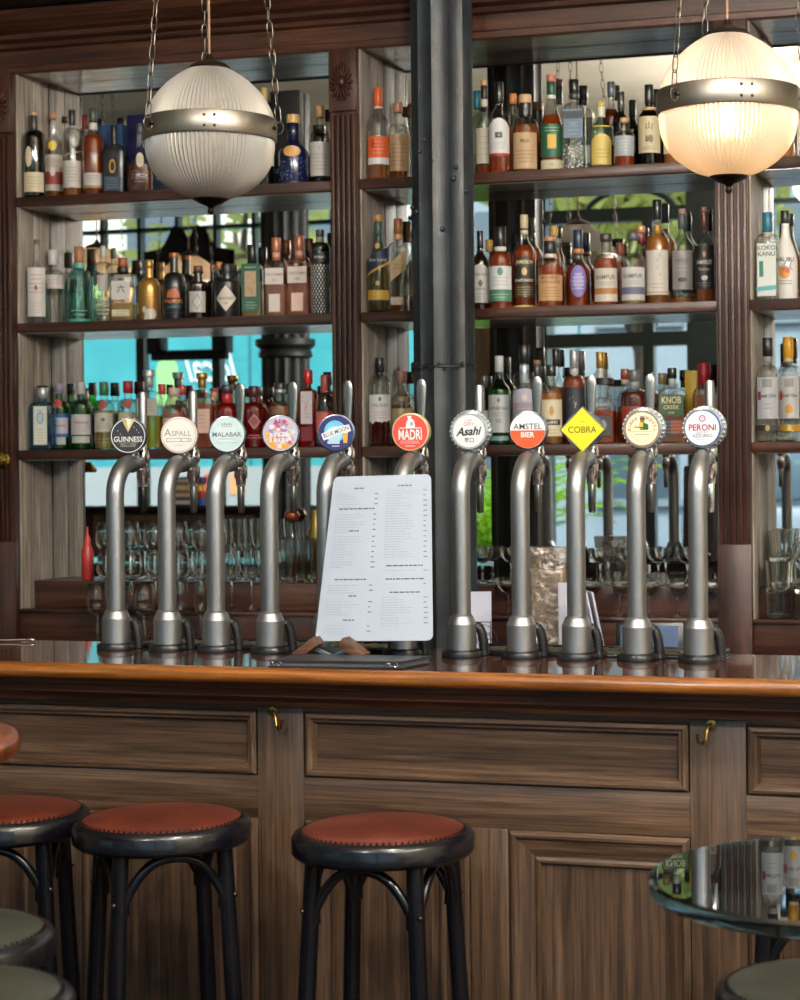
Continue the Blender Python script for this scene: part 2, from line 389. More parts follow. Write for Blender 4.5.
# exterior
ASPH = mottled('asphalt', ['#3c3d3f', '#55565a'], 20., .9); PAVE = mottled('paving', ['#8d8a84', '#a5a29a'], 6., .9)
m = MB(); m.box((-40, -30, -.25), (30, YW-.12, -.1), ASPH); struct(m.build('street'))
m = MB(); m.box((-40, -3.2, -.1), (30, YW-.12, -.02), PAVE); struct(m.build('pavement'))
CYAN = mottled('cyan_board', ['#2c8f99', '#46a9b1'], 2.5, .6)
YH = -6.5
a = seen(70, 328, YH); b = seen(481, 328, YH)
m = MB(); m.box((min(a.x, b.x)-1.5, YH-.06, -.1), (max(a.x, b.x)+.02, YH, 3.0), CYAN); m.box((min(a.x, b.x)-1.5, YH, -.1), (max(a.x, b.x)+.02, YH+.015, 1.5), plain('#a2a8aa', .6))
for qx, qc in ((213, '#d8583c'), (238, '#e0a070')):
    q = seen(qx, 470, YH); m.box((q.x-.09, YH+.015, 1.2), (q.x+.09, YH+.022, 1.42), plain(qc, .6))
for i in range(9): m.box((min(a.x, b.x)-1.5+i*1.22-.012, YH, 0), (min(a.x, b.x)-1.5+i*1.22+.012, YH+.012, 3.0), plain('#24747f', .6))
q = seen(211, 367, YH); fm = planemap((q.x, YH, q.z), (-1, 0, 0), (0, 0, 1))
s0 = abs(seen(234, 367, YH).x-seen(187, 367, YH).x)
fi = lambda x, y, q=0.: fm(x+.28*y, y, q)
m.text(fi, 'local', 0, 0, s0*.62, plain('#e4eeee', .6), .02, .012, maxw=s0, sy=1.3)
q = seen(168, 378, YH); fm = planemap((q.x, YH, q.z), (-1, 0, 0), (0, 0, 1))
m.strip(fm, -.13, .13, -.3, lambda x: .1+.12*math.sqrt(max(0, 1-(x/.13)**2)), plain('#9ae08c', .6), .015, 12)
tag(m.build('hoarding'), 'cyan street hoarding with white script lettering, seen in the mirror', 'hoarding')
STUC = mottled('pale_stucco', ['#d9d6cc', '#ece9e0'], 1., .8)
t = thing('street_house', 'pale rendered town house across the street, seen in the mirror', 'building', (-22, -17, 0))
m = MB(); m.box((-16, -6, -.1), (11.4, 0, 6.9), STUC); m.build('facade', t)
for i in range(9):
    for z in (1.0, 4.2): 
        w = MB(); w.box((-15+i*3, 0, z), (-13.7+i*3, .05, z+2.2), plain('#4c5a66', .1, 0, .6)); w.box((-15.1+i*3, 0, z-.15), (-13.6+i*3, .12, z), STUC); w.build('window', t)
t = thing('street_terrace', 'blue-grey rendered terrace beyond the arched window, seen in the mirror', 'building', (-6.6, -17, 0))
m = MB(); m.box((-3.9, -6, -.1), (5, 0, 6.2), mottled('grey_render', ['#7f8f9c', '#97a5b0'], 1., .8)); m.build('facade', t)
for i in range(4):
    for z in (.9, 3.7):
        w = MB(); w.box((-3.2+i*2.1, 0, z), (-2.0+i*2.1, .05, z+1.8), plain('#4c5a66', .1, 0, .6)); w.box((-3.3+i*2.1, 0, z-.12), (-1.9+i*2.1, .1, z), plain('#76858f', .8)); w.build('window', t)
LEAFM = []
for i, cc in enumerate(['#b4b870', '#d0d088', '#98a060']):
    mm, nt, out = newmat('leaf_%d' % i); L = nt.links.new
    d = N(nt, 'ShaderNodeBsdfDiffuse'); d.inputs[0].default_value = lin(cc); tr = N(nt, 'ShaderNodeBsdfTranslucent'); tr.inputs[0].default_value = lin('#c8d078')
    s = N(nt, 'ShaderNodeMixShader'); s.inputs[0].default_value = .35; L(d.outputs[0], s.inputs[1]); L(tr.outputs[0], s.inputs[2]); L(s.outputs[0], out.inputs[0]); LEAFM.append(mm)
def tree(x, y, zc, R, label, n=1500, seed=1):
    rnd = random.Random(seed); t = thing('street_tree' if zc > 2 else 'street_shrub', label, 'tree' if zc > 2 else 'shrub', (x, y, -.1))
    tm = MB(); tm.tube([(0, 0, 0), (.05, 0, zc*.5), (-.05, .1, zc)], [.16, .12, .07], plain('#4a3c2e', .9), 8)
    for k in range(6):
        a = k*1.05; tm.tube([(0, 0, zc*.6), (R*.4*math.cos(a), R*.4*math.sin(a), zc), (R*.75*math.cos(a), R*.75*math.sin(a), zc+.4*R*math.sin(k*2))], [.07, .05, .02], plain('#4a3c2e', .9), 6)
    tm.build('trunk', t)
    lm = MB(); LV = LEAFM if zc > 2 else [plain('#2f4a22', .6), plain('#3d5c2a', .6), plain('#263c1c', .6)]
    for i in range(n):
        while True:
            p = Vector((rnd.uniform(-1, 1), rnd.uniform(-1, 1), rnd.uniform(-1, 1)))
            if .3 < p.length < 1: break
        p = Vector((p.x*R, p.y*R, zc+p.z*R*.75)); u = Vector((rnd.gauss(0, 1), rnd.gauss(0, 1), rnd.gauss(0, .5))).normalized(); w = u.orthogonal().normalized()
        l = rnd.uniform(.12, .24)
        lm.add([p-u*l, p+w*l*.5, p+u*l, p-w*l*.5], [(0, 1, 2, 3)], LV[i % 3])
    o = lm.build('crown', t); o['kind'] = 'stuff'
tree(seen(240, 250, -10.5).x, -10.5, 4.4, 1.5, 'street tree with loose leaves behind the cyan hoarding', 230, 3)
tree(seen(640, 235, -9).x, -9, 4.7, 1.7, 'bright leafy street tree seen through the arched window', 1900, 4)
# palm outside the narrow window
pp = seen(492, 520, -4.9)
t = thing('potted_palm', 'bright green potted palm standing outside, seen in the mirror', 'plant', (pp.x, -4.9, -.1))
m = MB(); m.lathe([(.16, 0), (.2, .1), (.24, .4), (.22, .4), (.2, .36)], plain('#5a4a40', .7), seg=20); m.build('pot', t)
rnd = random.Random(9)
PLEAF, nt, out = newmat('palm_leaf'); d = N(nt, 'ShaderNodeBsdfDiffuse'); d.inputs[0].default_value = lin('#7fb82e'); tr = N(nt, 'ShaderNodeBsdfTranslucent'); tr.inputs[0].default_value = lin('#b4e038'); s = N(nt, 'ShaderNodeMixShader'); s.inputs[0].default_value = .4; nt.links.new(d.outputs[0], s.inputs[1]); nt.links.new(tr.outputs[0], s.inputs[2]); nt.links.new(s.outputs[0], out.inputs[0])
for k in range(36):
    a = k*2.399; el = rnd.uniform(.95, 1.45); Lr = rnd.uniform(1.15, 1.7); m = MB(); pts = []
    for i in range(9):
        s = i/8; e = el-1.5*s*s
        pts.append(Vector((math.cos(a)*Lr*s*math.cos(e*.8), math.sin(a)*Lr*s*math.cos(e*.8), .4+Lr*(1.75*math.sin(el)*s-.85*s*s))))
    m.tube(pts, [.012-.01*i/8 for i in range(9)], PLEAF, 5)
    side = Vector((-math.sin(a), math.cos(a), 0))
    for i in range(1, 9):
        for sg in (-1, 1):
            for hh in (0, .5):
                p = pts[i-1].lerp(pts[i], hh+.3); d = (side*sg+(pts[i]-pts[i-1]).normalized()*.8+Vector((0, 0, -.2))).normalized(); l = .36*(1-.5*i/9)
                w = (pts[i]-pts[i-1]).normalized()*.04
                m.add([p-w, p+d*l*.5+Vector((0, 0, .02))+w*.4, p+d*l, p+w], [(0, 1, 2, 3)], PLEAF)
    m.build('frond', t)
tree(seen(496, 520, -7.6).x, -7.6, .75, .55, 'dark leafy shrub behind the potted palm outside', 420, 8)
# parked van outside (soft grey-blue shapes in the mirror)
vp = seen(640, 470, -5.6)
t = thing('parked_van', 'silver-grey van parked outside the windows, seen in the mirror', 'van', (vp.x+2.0, -8.6, -.1))
VAN = plain('#9fb0bd', .3, .2, .6); VG = plain('#5d7485', .05, 0, .5)
m = MB(); m.box((-2.1, -.9, .35), (2.1, .9, 1.15), VAN, .15); m.box((-2.0, -.85, 1.05), (1.35, .85, 1.95), VAN, .22); m.build('body', t)
for x0, x1 in ((-1.75, -.75), (-.6, .3), (.42, 1.15)):
    m = MB(); m.box((x0, .83, 1.2), (x1, .87, 1.72), VG, .03); m.build('side_window', t)
for x in (-1.3, 1.3):
    for y in (-.8, .8):
        m = MB(); m.lathe([(.1, -.1), (.33, -.1), (.35, -.05), (.35, .05), (.33, .1), (.1, .1)], BLACKP, seg=24, M=Matrix.Translation((x, y, .35)) @ Matrix.Rotation(PI/2, 4, 'X')); m.build('wheel', t)

# ------------------------------------------------------------------ back bar
BB = thing('back_bar', 'dark wooden back bar with shelves, mirrors and fluted pilasters', 'shelving', (0, 0, 0))
PIL = [(-5.02, -4.92), (-3.812, -3.717), (-2.508, -2.414), (-1.201, -1.099), (.13, .23)]
SH = [2.505, 2.06, 1.611]; TH = .034
YF = 6.05; YP = 6.02; YM = MIRROR_Y
x0, x1 = PIL[0][0], PIL[-1][1]
def bar_part(name, m, sharp=40): return m.build(name, BB, sharp=sharp)
# cornice and frieze
m = MB(); prof = [(6.05, 2.94), (6.045, 2.945), (6.045, 2.965), (6.055, 2.97), (6.055, 3.022), (6.035, 3.028), (6.03, 3.042), (6.0, 3.052), (5.995, 3.066), (5.97, 3.075), (5.955, 3.09), (5.93, 3.1), (5.915, 3.122), (5.915, 3.135), (6.4, 3.135), (6.4, 2.96), (6.068, 2.96), (6.066, 2.94)]
m.rings([[Vector((x, y, z)) for y, z in prof] for x in (x0-.05, x1+.05)], W_CORN); bar_part('cornice', m, 25)
m = MB(); m.box((x0, 6.069, 2.944), (x1, YM-.001, 2.955), W_SOFF); bar_part('soffit', m)
for i, (a, b) in enumerate(PIL):
    m = MB(); m.box((a, YP+.012, .5), (b, YM, 2.94), W_BZ)
    m.box((a-.004, YP-.004, .5), (b+.004, YP+.02, 1.29), W_BZ, .004)
    m.box((a-.002, YP, 2.73), (b+.002, YP+.02, 2.94), W_BZ, .003)
    for k in range(5):
        u = a+(b-a)*(k+.5)/5
        m.box((u-.0072, YP-.002, 1.29), (u+.0072, YP+.014, 2.72), W_BZ, .004)
    pl = bar_part('pilaster', m)
    r = MB(); cx, cz = (a+b)/2, 2.826
    M0 = Matrix.Translation((cx, YP, cz))
    for k in range(16):
        an = 2*PI*k/16; M1 = M0 @ Matrix.Rotation(an, 4, 'Y')
        r.sphere((.0, -.004, .033), .012, W_BZ, 8, 6, M=M0 @ Matrix.Diagonal((.78, 1, 1.25, 1)) @ Matrix.Rotation(an, 4, 'Y'), sc=(.55, .9, 1.7))
    r.sphere((0, -.006, 0), .014, W_BZ, 10, 8, M=M0, sc=(1, .9, 1.2)); r.build('rosette', pl)
    # pale board linings on both cheeks
for (a0, a), (b, b0) in [(PIL[i], PIL[i+1]) for i in range(4)]:
    for x, s in ((a, 1), (b, -1)):
        for k in range(2):
            m = MB(); y0 = YF+.005+k*(YM-YF-.005)/2; y1 = y0+(YM-YF-.005)/2-.003
            m.box((min(x, x+s*.006), y0, 1.0), (max(x, x+s*.006), y1, 2.944), W_PALE, .0015); bar_part('side_board', m)
    for z in SH:
        m = MB(); m.box((a+.001, YF, z-TH), (b-.001, YM-.002, z), W_BX, .003)
        sh = bar_part('shelf', m)
        u = MB(); u.box((a+.013, YF+.02, z-TH-.003), (b-.013, YM-.004, z-TH), W_SOFF); u.build('underside_board', sh)
    m = MB(); m.box((a+.004, YM, 1.0), (b-.004, YM+.006, 2.943), MIRROR); bar_part('mirror', m)
    m = MB(); m.box((a+.001, YF, .93), (b-.001, YM-.001, 1.05), W_BX, .004); m.box((a+.001, YF-.008, 1.038), (b-.001, YF+.03, 1.052), W_BX, .004)
    m.box((a+.001, 6.14, 1.05), (b-.001, YM-.001, 1.145), W_BX, .004); bar_part('step_ledge', m)
# back counter
kx = at_y(444, 300, 5.875).x
m = MB(); m.box((x0-.2, 5.5, .905), (kx-.15, 6.006, .945), W_BX, .006); m.box((kx-.1501, 5.5, .905), (kx+.1501, 5.72, .945), W_BX, .006); m.box((kx+.15, 5.5, .905), (x1+.1, 6.006, .945), W_BX, .006)
bc = thing('back_counter', 'dark wooden counter running below the back bar shelves', 'counter', (0, 0, 0)); m.build('counter_top', bc)
m = MB(); m.box((x0-.2, 5.55, 0), (kx-.15, 6.006, .905), W_BZ); m.box((kx-.15, 5.55, 0), (kx+.15, 5.72, .905), W_BZ); m.box((kx+.15, 5.55, 0), (x1+.1, 6.006, .905), W_BZ); m.build('cupboard_front', bc)
m = MB(); m.box((x0-.2, 6.02, 0), (x1+.1, 6.4, .93), W_BZ); bar_part('carcass', m)
# black bulkhead above the cornice
m = MB(); m.box((XL, 5.5, 3.14), (XR, YB, 3.4), plain('#141517', .5)); struct(m.build('beam'))
# iron column in front of the shelves
cc = at_y(444, 300, 5.875)
t = iron_column(cc.x, 5.875, .1005, 'fluted black iron column standing in front of the back bar shelves', 3.14, 12)
m = MB()
for k in range(40):
    a = 2*PI*k/40; m.sphere((.098*math.cos(a), .098*math.sin(a), 1.86+.01*math.sin(k*2.3)), .004+.003*random.random(), IRON, 6, 4)
for k in range(9):
    a = -2.6+k*.27+random.uniform(-.2, .2); m.sphere((.099*math.cos(a), .099*math.sin(a), 2.28+.3*random.random()), .005+.005*random.random(), IRON, 7, 5)
m.lathe([(.094, 1.855), (.1, 1.858), (.1, 1.862), (.094, 1.866)], IRON, seg=32, caps=False)
m.build('casting_seam', t)

# ------------------------------------------------------------------ bar counter
BC = thing('bar_counter', 'dark oak panelled bar counter front below the glossy top', 'counter', (0, 0, 0))
cx0, cx1 = -5.4, .9
m = MB(); m.box((cx0, 4.135, 0), (cx1, 4.155, 1.04), W_FX); m.box((cx0, 4.155, 0), (cx1, 4.175, 1.06), W_FX); m.build('back_board', BC)
m = MB(); prof = [(4.045, 1.065), (4.048, 1.05), (4.055, 1.046), (4.058, 1.03), (4.075, 1.022), (4.085, 1.006), (4.14, 1.006), (4.14, 1.065)]
m.rings([[Vector((x, y, z)) for y, z in prof] for x in (cx0, cx1)], W_CORN); m.build('top_moulding', BC, sharp=25)
m = MB(); m.box((cx0, 4.118, .988), (cx1, 4.14, 1.008), W_FX, .002); m.build('top_rail', BC)
stl = [(-3.02, -2.905), (-1.908, -1.793), (-.888, -.765), (.13, .245)]
m = MB(); m.box((cx0, 4.119, .742), (cx1, 4.14, .84), W_FX, .002); m.build('middle_rail', BC)
m = MB(); m.box((cx0, 4.112, 0), (cx1, 4.14, .16), W_FX, .003); m.build('skirting', BC)
for a, b in stl:
    m = MB(); m.box((a, 4.116, .16), (b, 4.139, 1.0), W_FZ, .002); m.build('stile', BC)
def frame_mould(m, xa, xb, za, zb, prof, mx, mz, y0):
    # mitred moulding: prof = (inset, proud)
    for (p, q, r, s, mat) in (((xa, za), (xb, za), (0, 1), 0, mx), ((xa, zb), (xb, zb), (0, -1), 0, mx), ((xa, za), (xa, zb), (1, 0), 1, mz), ((xb, za), (xb, zb), (-1, 0), 1, mz)):
        rr = []
        for e, pt in enumerate((p, q)):
            sg = 1 if e == 0 else -1; ring = []
            for ins, pr in prof:
                x = pt[0]+r[0]*ins+(sg*ins if s == 0 else 0); z = pt[1]+r[1]*ins+(sg*ins if s == 1 else 0)
                ring.append(Vector((x, y0-pr, z)))
            rr.append(ring)
        m.rings(rr, mat)
MP = [(0, 0), (0, .012), (.004, .017), (.010, .018), (.016, .012), (.02, .012), (.024, .006), (.026, 0)]
BP = [(0, 0), (0, .012), (.008, .02), (.014, .02), (.02, .014), (.058, .004), (.064, .008), (.07, .008), (.074, 0)]
edges = [(cx0, stl[0][0])]+[(stl[i][1], stl[i+1][0]) for i in range(3)]+[(stl[3][1], cx1)]
for a, b in edges:
    m = MB(); m.box((a+.004, 4.128, .842), (b-.004, 4.139, .986), W_FX); frame_mould(m, a+.004, b-.004, .842, .988, MP, W_FX, W_FZ, 4.127); m.build('upper_panel', BC, sharp=25)
    mid = (a+b)/2-.007
    if b-a > .6:
        m = MB(); m.box((mid-.045, 4.118, .16), (mid+.045, 4.139, .742), W_FZ, .002); m.build('muntin', BC)
        seg = ((a, mid-.045), (mid+.045, b))
    else: seg = ((a, b),)
    for c, d in seg:
        m = MB(); m.box((c+.004, 4.129, .16), (d-.004, 4.139, .742), W_FZ); frame_mould(m, c+.002, d-.002, .162, .741, BP, W_FX, W_FZ, 4.128); m.build('lower_panel', BC, sharp=25)
m = MB(); m.box((cx0, 4.155, 0), (cx1, 4.5, .1), W_FX); m.box((cx0, 4.45, .1), (cx1, 4.5, 1.06), W_FX); m.build('carcass', BC)
# bar top
bt = thing('counter_slab', 'glossy reddish wooden bar top with a rounded orange-brown edge', 'worktop', (0, 0, 1.0655))
m = MB(); m.box((cx0, 4.026, 0), (cx1, 4.52, .0345), W_TOP); m.build('top_board', bt)
m = MB(); rr = []
prof = [(4.03, 0), (4.012, 0), (4.004, .004), (4.0, .012), (4.0, .02), (4.004, .029), (4.012, .0338), (4.03, .0348)]
m.rings([[Vector((x, y, z)) for y, z in prof] for x in (cx0, cx1)], W_NOSE); m.build('nosing', bt, sharp=70)
# brass coat hooks on the stiles
for k, (px, lab) in enumerate(((272, 'small brass coat hook on the stile between two red stools'), (711, 'small brass coat hook on the stile above the glass table'))):
    p = at_y(px, 705, 4.112); t = thing('coat_hook', lab, 'hook', (p.x, 4.114, .971))
    m = MB(); m.lathe([(.011, 0), (.011, .002), (.004, .003)], BRASS, seg=14, M=Matrix.Translation((0, -.0005, .018)) @ Matrix.Rotation(PI/2, 4, 'X')); m.build('plate', t)
    m = MB(); m.tube([(0, -.002, .02), (0, -.012, .014), (0, -.016, 0), (0, -.02, -.014), (0, -.032, -.02), (0, -.044, -.014), (0, -.047, .002)], [.0032]*6+[.0042], BRASS, 8)
    h = m.build('hook_arm', t); h.rotation_euler = (0, 0, .9 if k == 0 else -.5)
# ------------------------------------------------------------------ beer taps
ZT0 = 1.1005
RUB = plain('#141416', .45)
def tap_body(t):
    m = MB(); m.lathe([(.001, 0), (.048, 0), (.0485, .006), (.046, .013), (.039, .017), (.001, .017)], BLACKP, seg=36, caps=False); m.build('base_flange', t)
    m = MB(); m.lathe([(.001, .016), (.0348, .016), (.0348, .077), (.0275, .095), (.0225, .1), (.001, .1)], STEEL, seg=40, caps=False); m.build('collar', t, sharp=12)
    pts = [(0, 0, .095), (0, 0, .2), (0, 0, .383)]
    for i in range(1, 13):
        a = PI/2*i/12; pts.append((0, .08-.08*math.cos(a), .383+.08*math.sin(a)))
    pts += [(0, .086, .463), (0, .092, .463)]
    m = MB(); m.tube(pts, .0222, STEEL, 28); m.build('pipe', t)
    # faucet
    Rx = Matrix.Translation((0, .092, .463)) @ Matrix.Rotation(-PI/2, 4, 'X')
    f = MB(); f.lathe([(.001, -.004), (.024, -.004), (.0225, .006), (.016, .009), (.0135, .02), (.0135, .05), (.001, .052)], STEEL_D, seg=24, M=Rx, caps=False)
    f.lathe([(.006, -.062), (.0125, -.06), (.013, -.042), (.0165, -.038), (.017, -.012), (.013, -.008), (.0125, .0), (.016, .004), (.0175, .018), (.014, .032), (.0105, .036), (.0095, .05), (.007, .066)], CHROME, c=(0, .148, .463), seg=22)
    f.sphere((0, .132, .447), .008, CHROME, 10, 8)
    return f.build('faucet', t)
def tap_extras(t, spout_col, lever, n):
    s = MB(); s.lathe([(.0065, -.128), (.0085, -.125), (.0095, -.085), (.0098, -.062), (.008, -.058)], spout_col, c=(0, .148, .463), seg=16); s.build('spout', t)
    h = MB()
    if lever == 'rod': h.lathe([(.006, 0), (.011, .006), (.0115, .02), (.0115, .115), (.009, .121), (.002, .123)], STEEL, c=(0, .148, .525), seg=18)
    else:
        rr = []
        for z, w, d in ((0, .006, .006), (.012, .0075, .006), (.04, .009, .0055), (.09, .0125, .005), (.12, .0135, .005), (.132, .012, .0045), (.139, .006, .003)):
            rr.append([Vector((w*math.copysign(abs(math.cos(a))**.7, math.cos(a)), .148+d*math.copysign(abs(math.sin(a))**.7, math.sin(a)), .525+z)) for a in [2*PI*(k+.5)/16 for k in range(16)]])
        h.rings(rr, STEEL_D)
    h.sphere((0, .148, .53), .013, STEEL_D, 12, 8)
    h.build('lever', t)
    k = MB(); pts = []
    for i in range(13):
        a = PI*i/12; pts.append((.043+.009*math.sin(a*.5)+.012*math.sin(a), .02+.008*i/12, .072*math.cos(a*.5)+.004))
    pts = [(.022, .024, .066), (.03, .026, .07), (.036, .028, .064), (.041, .03, .05), (.044, .031, .032), (.045, .032, .012), (.045, .032, .004)]
    dense = []
    for i in range(len(pts)-1):
        for q in range(4): dense.append(Vector(pts[i]).lerp(Vector(pts[i+1]), q/4))
    k.tube(dense, [.0122 if i % 2 else .0111 for i in range(len(dense))], RUB, 10)
    k.lathe([(.012, .001), (.012, .008), (.008, .012)], RUB, c=(.045, .032, 0), seg=14); k.build('hose', t)
BADGE_R = .0462
def badge(t, rz, rim, face, R=BADGE_R, shape='round'):
    """illuminated medallion on the top of the bend: housing, rim and printed face"""
    b = bpy.data.objects.new('badge', None)
    M0 = Matrix.Translation((0, .072, .533)) @ Matrix.Rotation(rz, 4, 'Z')
    MX = M0 @ Matrix.Rotation(PI/2, 4, 'X')           # lathe axis -> -Y (front)
    h = MB()
    if rim is CLR:
        h.lathe([(R*.95, -.03), (R*1.1, -.026), (R*1.13, -.018), (R*1.1, -.01), (R*.95, -.008)], rim, seg=48, M=MX)
        for k in range(28): h.sphere(MX @ Vector((R*1.06*math.cos(2*PI*k/28), R*1.06*math.sin(2*PI*k/28), -.009)), .0032, CHROME, 6, 4)
    if shape == 'round':
        h.lathe([(.001, -.112), (.005, -.108), (.009, -.1), (.034, -.042), (R*.96, -.026), (R, -.018), (R, .004), (R*.985, .0065), (R*.93, .007), (.001, .007)], rim, seg=48, M=MX, caps=False)
    else:
        h.lathe([(.001, -.112), (.005, -.108), (.009, -.1), (.034, -.042), (R*.95, -.026), (R*.95, -.002), (.001, -.002)], rim, seg=48, M=MX, caps=False)
        def dia(k):
            o = []
            for q in range(4):
                a0 = PI/2*q; c = Vector((math.cos(a0), math.sin(a0)))
                for e in (-1, 0, 1):
                    v = c*k*(1-.02*abs(e)) + Vector((-c.y, c.x))*e*k*.05; o.append(v)
            return o
        kk = R*1.19
        h.rings([[MX @ Vector((v.x, v.y, z)) for v in dia(kk*f)] for f, z in ((.97, -.004), (1, 0), (1, .005), (.97, .0065))], rim)
    h.lathe([(.014, .478), (.013, .5)], STEEL_D, c=(0, .092, 0), seg=14)
    o = h.build('badge', t, sharp=35)
    mp = lambda x, y, q=0.: M0 @ Vector((x, -.0074-q, y))
    f = MB(); face(f, mp, R*.925); f.build('badge_face', o)
    return o
K = lambda h: plain(tuple(c*.74 for c in lin(h)[:3]), .35, 0, .3)
WHT = K('#f1f1f2')
def face_black(f, mp, R):
    f.disc(mp, 0, 0, R, K('#15191d')); f.ring(mp, 0, 0, R*.955, R*1.0, WHT, .0003)
    f.strip(mp, -R*.36, 0, lambda x: R*(.95+ (x/R+.36)*-2.05), lambda x: R*(1.12+(x/R+.36)*-1.1), K('#c9b779'), .0006, 6)
    f.strip(mp, 0, R*.44, lambda x: R*(.21+x/R*1.9), lambda x: R*(.72+x/R*.85), K('#d9cb92'), .0006, 6)
    f.poly(mp, [(-R*.12, R*.98), (R*.03, R*.42), (R*.2, R*.98)], K('#f0ead2'), .0009)
    f.text(mp, 'GUINNESS', 0, -R*.2, R*.4, WHT, .0006, .012, maxw=R*1.66, sy=1.1)
    f.strip(mp, -R*.55, R*.55, -R*.45, -R*.40, K('#8b8668'), .0006, 2); f.strip(mp, -R*.45, R*.45, lambda x: -R*.66, lambda x: -R*(.5+.05*math.cos(x/R*9)), K('#6d7068'), .0006, 10)
    for x, y in ((.5, .35), (.62, .2), (-.6, .3), (.35, .5), (-.45, .1)): f.disc(mp, R*x, R*y, R*.025, WHT, .0006, 8)
def face_white(f, mp, R):
    f.disc(mp, 0, 0, R, K('#f2efec')); f.ring(mp, 0, 0, R*.95, R*1.0, K('#d9c4bb'), .0003)
    g = K('#8d8f91'); f.text(mp, 'A', -R*.66, R*.15, R*.62, g, .0006); f.text(mp, 'SPALL', R*.14, R*.1, R*.44, g, .0006, maxw=R*1.2)
    for y in (-.2, -.38): f.strip(mp, -R*.72, R*.62, R*(y-.015), R*(y+.015), g, .0006, 2)
    f.strip(mp, -R*.74, -R*.7, -R*.4, -R*.18, g, .0006, 2); f.ring(mp, R*.62, -R*.29, R*.08, R*.11, g, .0006, 14); f.strip(mp, R*.1, R*.14, -R*.4, -R*.18, g, .0006, 2)
    f.strip(mp, -R*.22, R*.22, -R*.62, -R*.58, K('#c9c7c4'), .0006, 2)
def face_pale(f, mp, R):
    f.disc(mp, 0, 0, R, K('#cfe6ea')); f.disc(mp, -R*.05, R*.05, R*.62, K('#dceef1'), .0002); g = K('#6f8088')
    f.text(mp, 'MALABAR', 0, 0, R*.38, K('#56676f'), .0006, .01, maxw=R*1.72)
    for k in range(5): f.strip(mp, R*(-.3+.13*k), R*(-.22+.13*k), R*.52, R*(.64+.04*(k % 2)), K('#8fa3ab'), .0006, 1)
    f.strip(mp, -R*.3, R*.3, R*.44, R*.47, K('#8fa3ab'), .0006, 2)
    f.strip(mp, -R*.5, R*.5, -R*.28, -R*.24, K('#9fb3ba'), .0006, 2); f.strip(mp, -R*.7, R*.7, -R*.5, -R*.47, K('#9fb3ba'), .0006, 2)
def face_floral(f, mp, R):
    f.disc(mp, 0, 0, R, K('#c4bcd0')); rnd = random.Random(4)
    cols = ['#e89a4a', '#e8b84a', '#b8589a', '#cfd6e6', '#e8e4ee', '#9a86c0', '#e0785a', '#c8dcea']
    for i in range(90):
        a = rnd.uniform(0, 2*PI); r = R*.9*math.sqrt(rnd.random()); x, y = r*math.cos(a), r*math.sin(a); q = y/R
        c = '#f0a828' if q < -.5 and rnd.random() < .75 else ('#a8407e' if q > .6 and abs(x) < R*.4 and rnd.random() < .7 else rnd.choice(cols))
        s = R*rnd.uniform(.06, .15)
        if r+s*1.3 > R*.99: continue
        f.poly(mp, [(x+s*math.cos(2*PI*k/6+i)*(1+.3*(k % 2)), y+s*math.sin(2*PI*k/6+i)) for k in range(6)], K(c), .0002+.000003*i)
    for row, y, ws in ((0, -.08, (.16, .1, .16, .12, .14)), (1, -.36, (.14, .16, .1, .16, .12))):
        x = -.62
        for w in ws:
            f.poly(mp, [(R*x, R*(y-.1)), (R*(x+w), R*(y-.11)), (R*(x+w*.9), R*(y+.12)), (R*(x+.01), R*(y+.1))], WHT, .0008)
            f.strip(mp, R*(x+w*.35), R*(x+w*.65), R*(y-.02), R*(y+.05), K('#e0a070'), .001, 1); x += w+.1
def face_moon(f, mp, R):
    nv = K('#1f2068'); f.disc(mp, 0, 0, R, nv); f.disc(mp, -R*.06, R*.1, R*.62, K('#6cc4ea'), .0002); f.disc(mp, -R*.12, -R*.06, R*.46, K('#a8e0f0'), .0004)
    f.strip(mp, -R*.5, R*.2, -R*.62, lambda x: -R*(.4-.06*math.cos(x/R*20)), K('#bcd6ec'), .0005, 12)
    c, s = math.cos(.33), math.sin(.33); rm = lambda x, y, q=0.: mp(c*x-s*y, s*x+c*y+R*.06, q)
    f.strip(rm, -R*.84, R*.84, lambda x: -R*(.2-.03*math.cos(4*x/R)), lambda x: R*(.22+.05*math.cos(3.4*x/R)), WHT, .0007, 14)
    f.text(rm, 'BLUE MOON', 0, R*.01, R*.34, K('#26264a'), .001, .008, maxw=R*1.5)
    f.poly(mp, [(R*.42, -R*.58), (R*.64, -R*.58), (R*.68, R*.02), (R*.38, R*.02)], K('#e8a83a'), .0012); f.strip(mp, R*.39, R*.67, R*0, R*.1, WHT, .0013, 2)
    f.strip(mp, -R*.24, R*.18, -R*.78, -R*.72, K('#c8cce8'), .0006, 2)
def face_red(f, mp, R):
    f.disc(mp, 0, 0, R, K('#e6503f'))
    f.text(mp, 'MADRI', 0, -R*.15, R*.58, WHT, .0006, .025, maxw=R*1.36, sy=1.35)
    f.strip(mp, -R*.62, R*.66, R*.2, R*.25, WHT, .0006, 2); f.strip(mp, R*.62, R*.66, -R*.36, R*.25, WHT, .0006, 1)
    f.text(mp, 'EXCEPCIONAL', 0, -R*.58, R*.26, K('#f6cfc6'), .0006, .0, maxw=R*1.1); f.strip(mp, -R*.28, R*.28, -R*.82, -R*.77, K('#f6cfc6'), .0006, 2)
    f.strip(mp, -R*.24, R*.28, R*.25, lambda x: R*(.25+.52*math.sqrt(max(0, 1-((x/R-.02)/.27)**2))**.8), WHT, .0006, 12)
    f.disc(mp, -R*.04, R*.82, R*.1, WHT, .0006, 14); f.strip(mp, -R*.16, R*.1, R*.85, R*.91, WHT, .0007, 3)
    f.strip(mp, R*.02, R*.16, R*.36, R*.56, K('#9aa6ae'), .0008, 3)
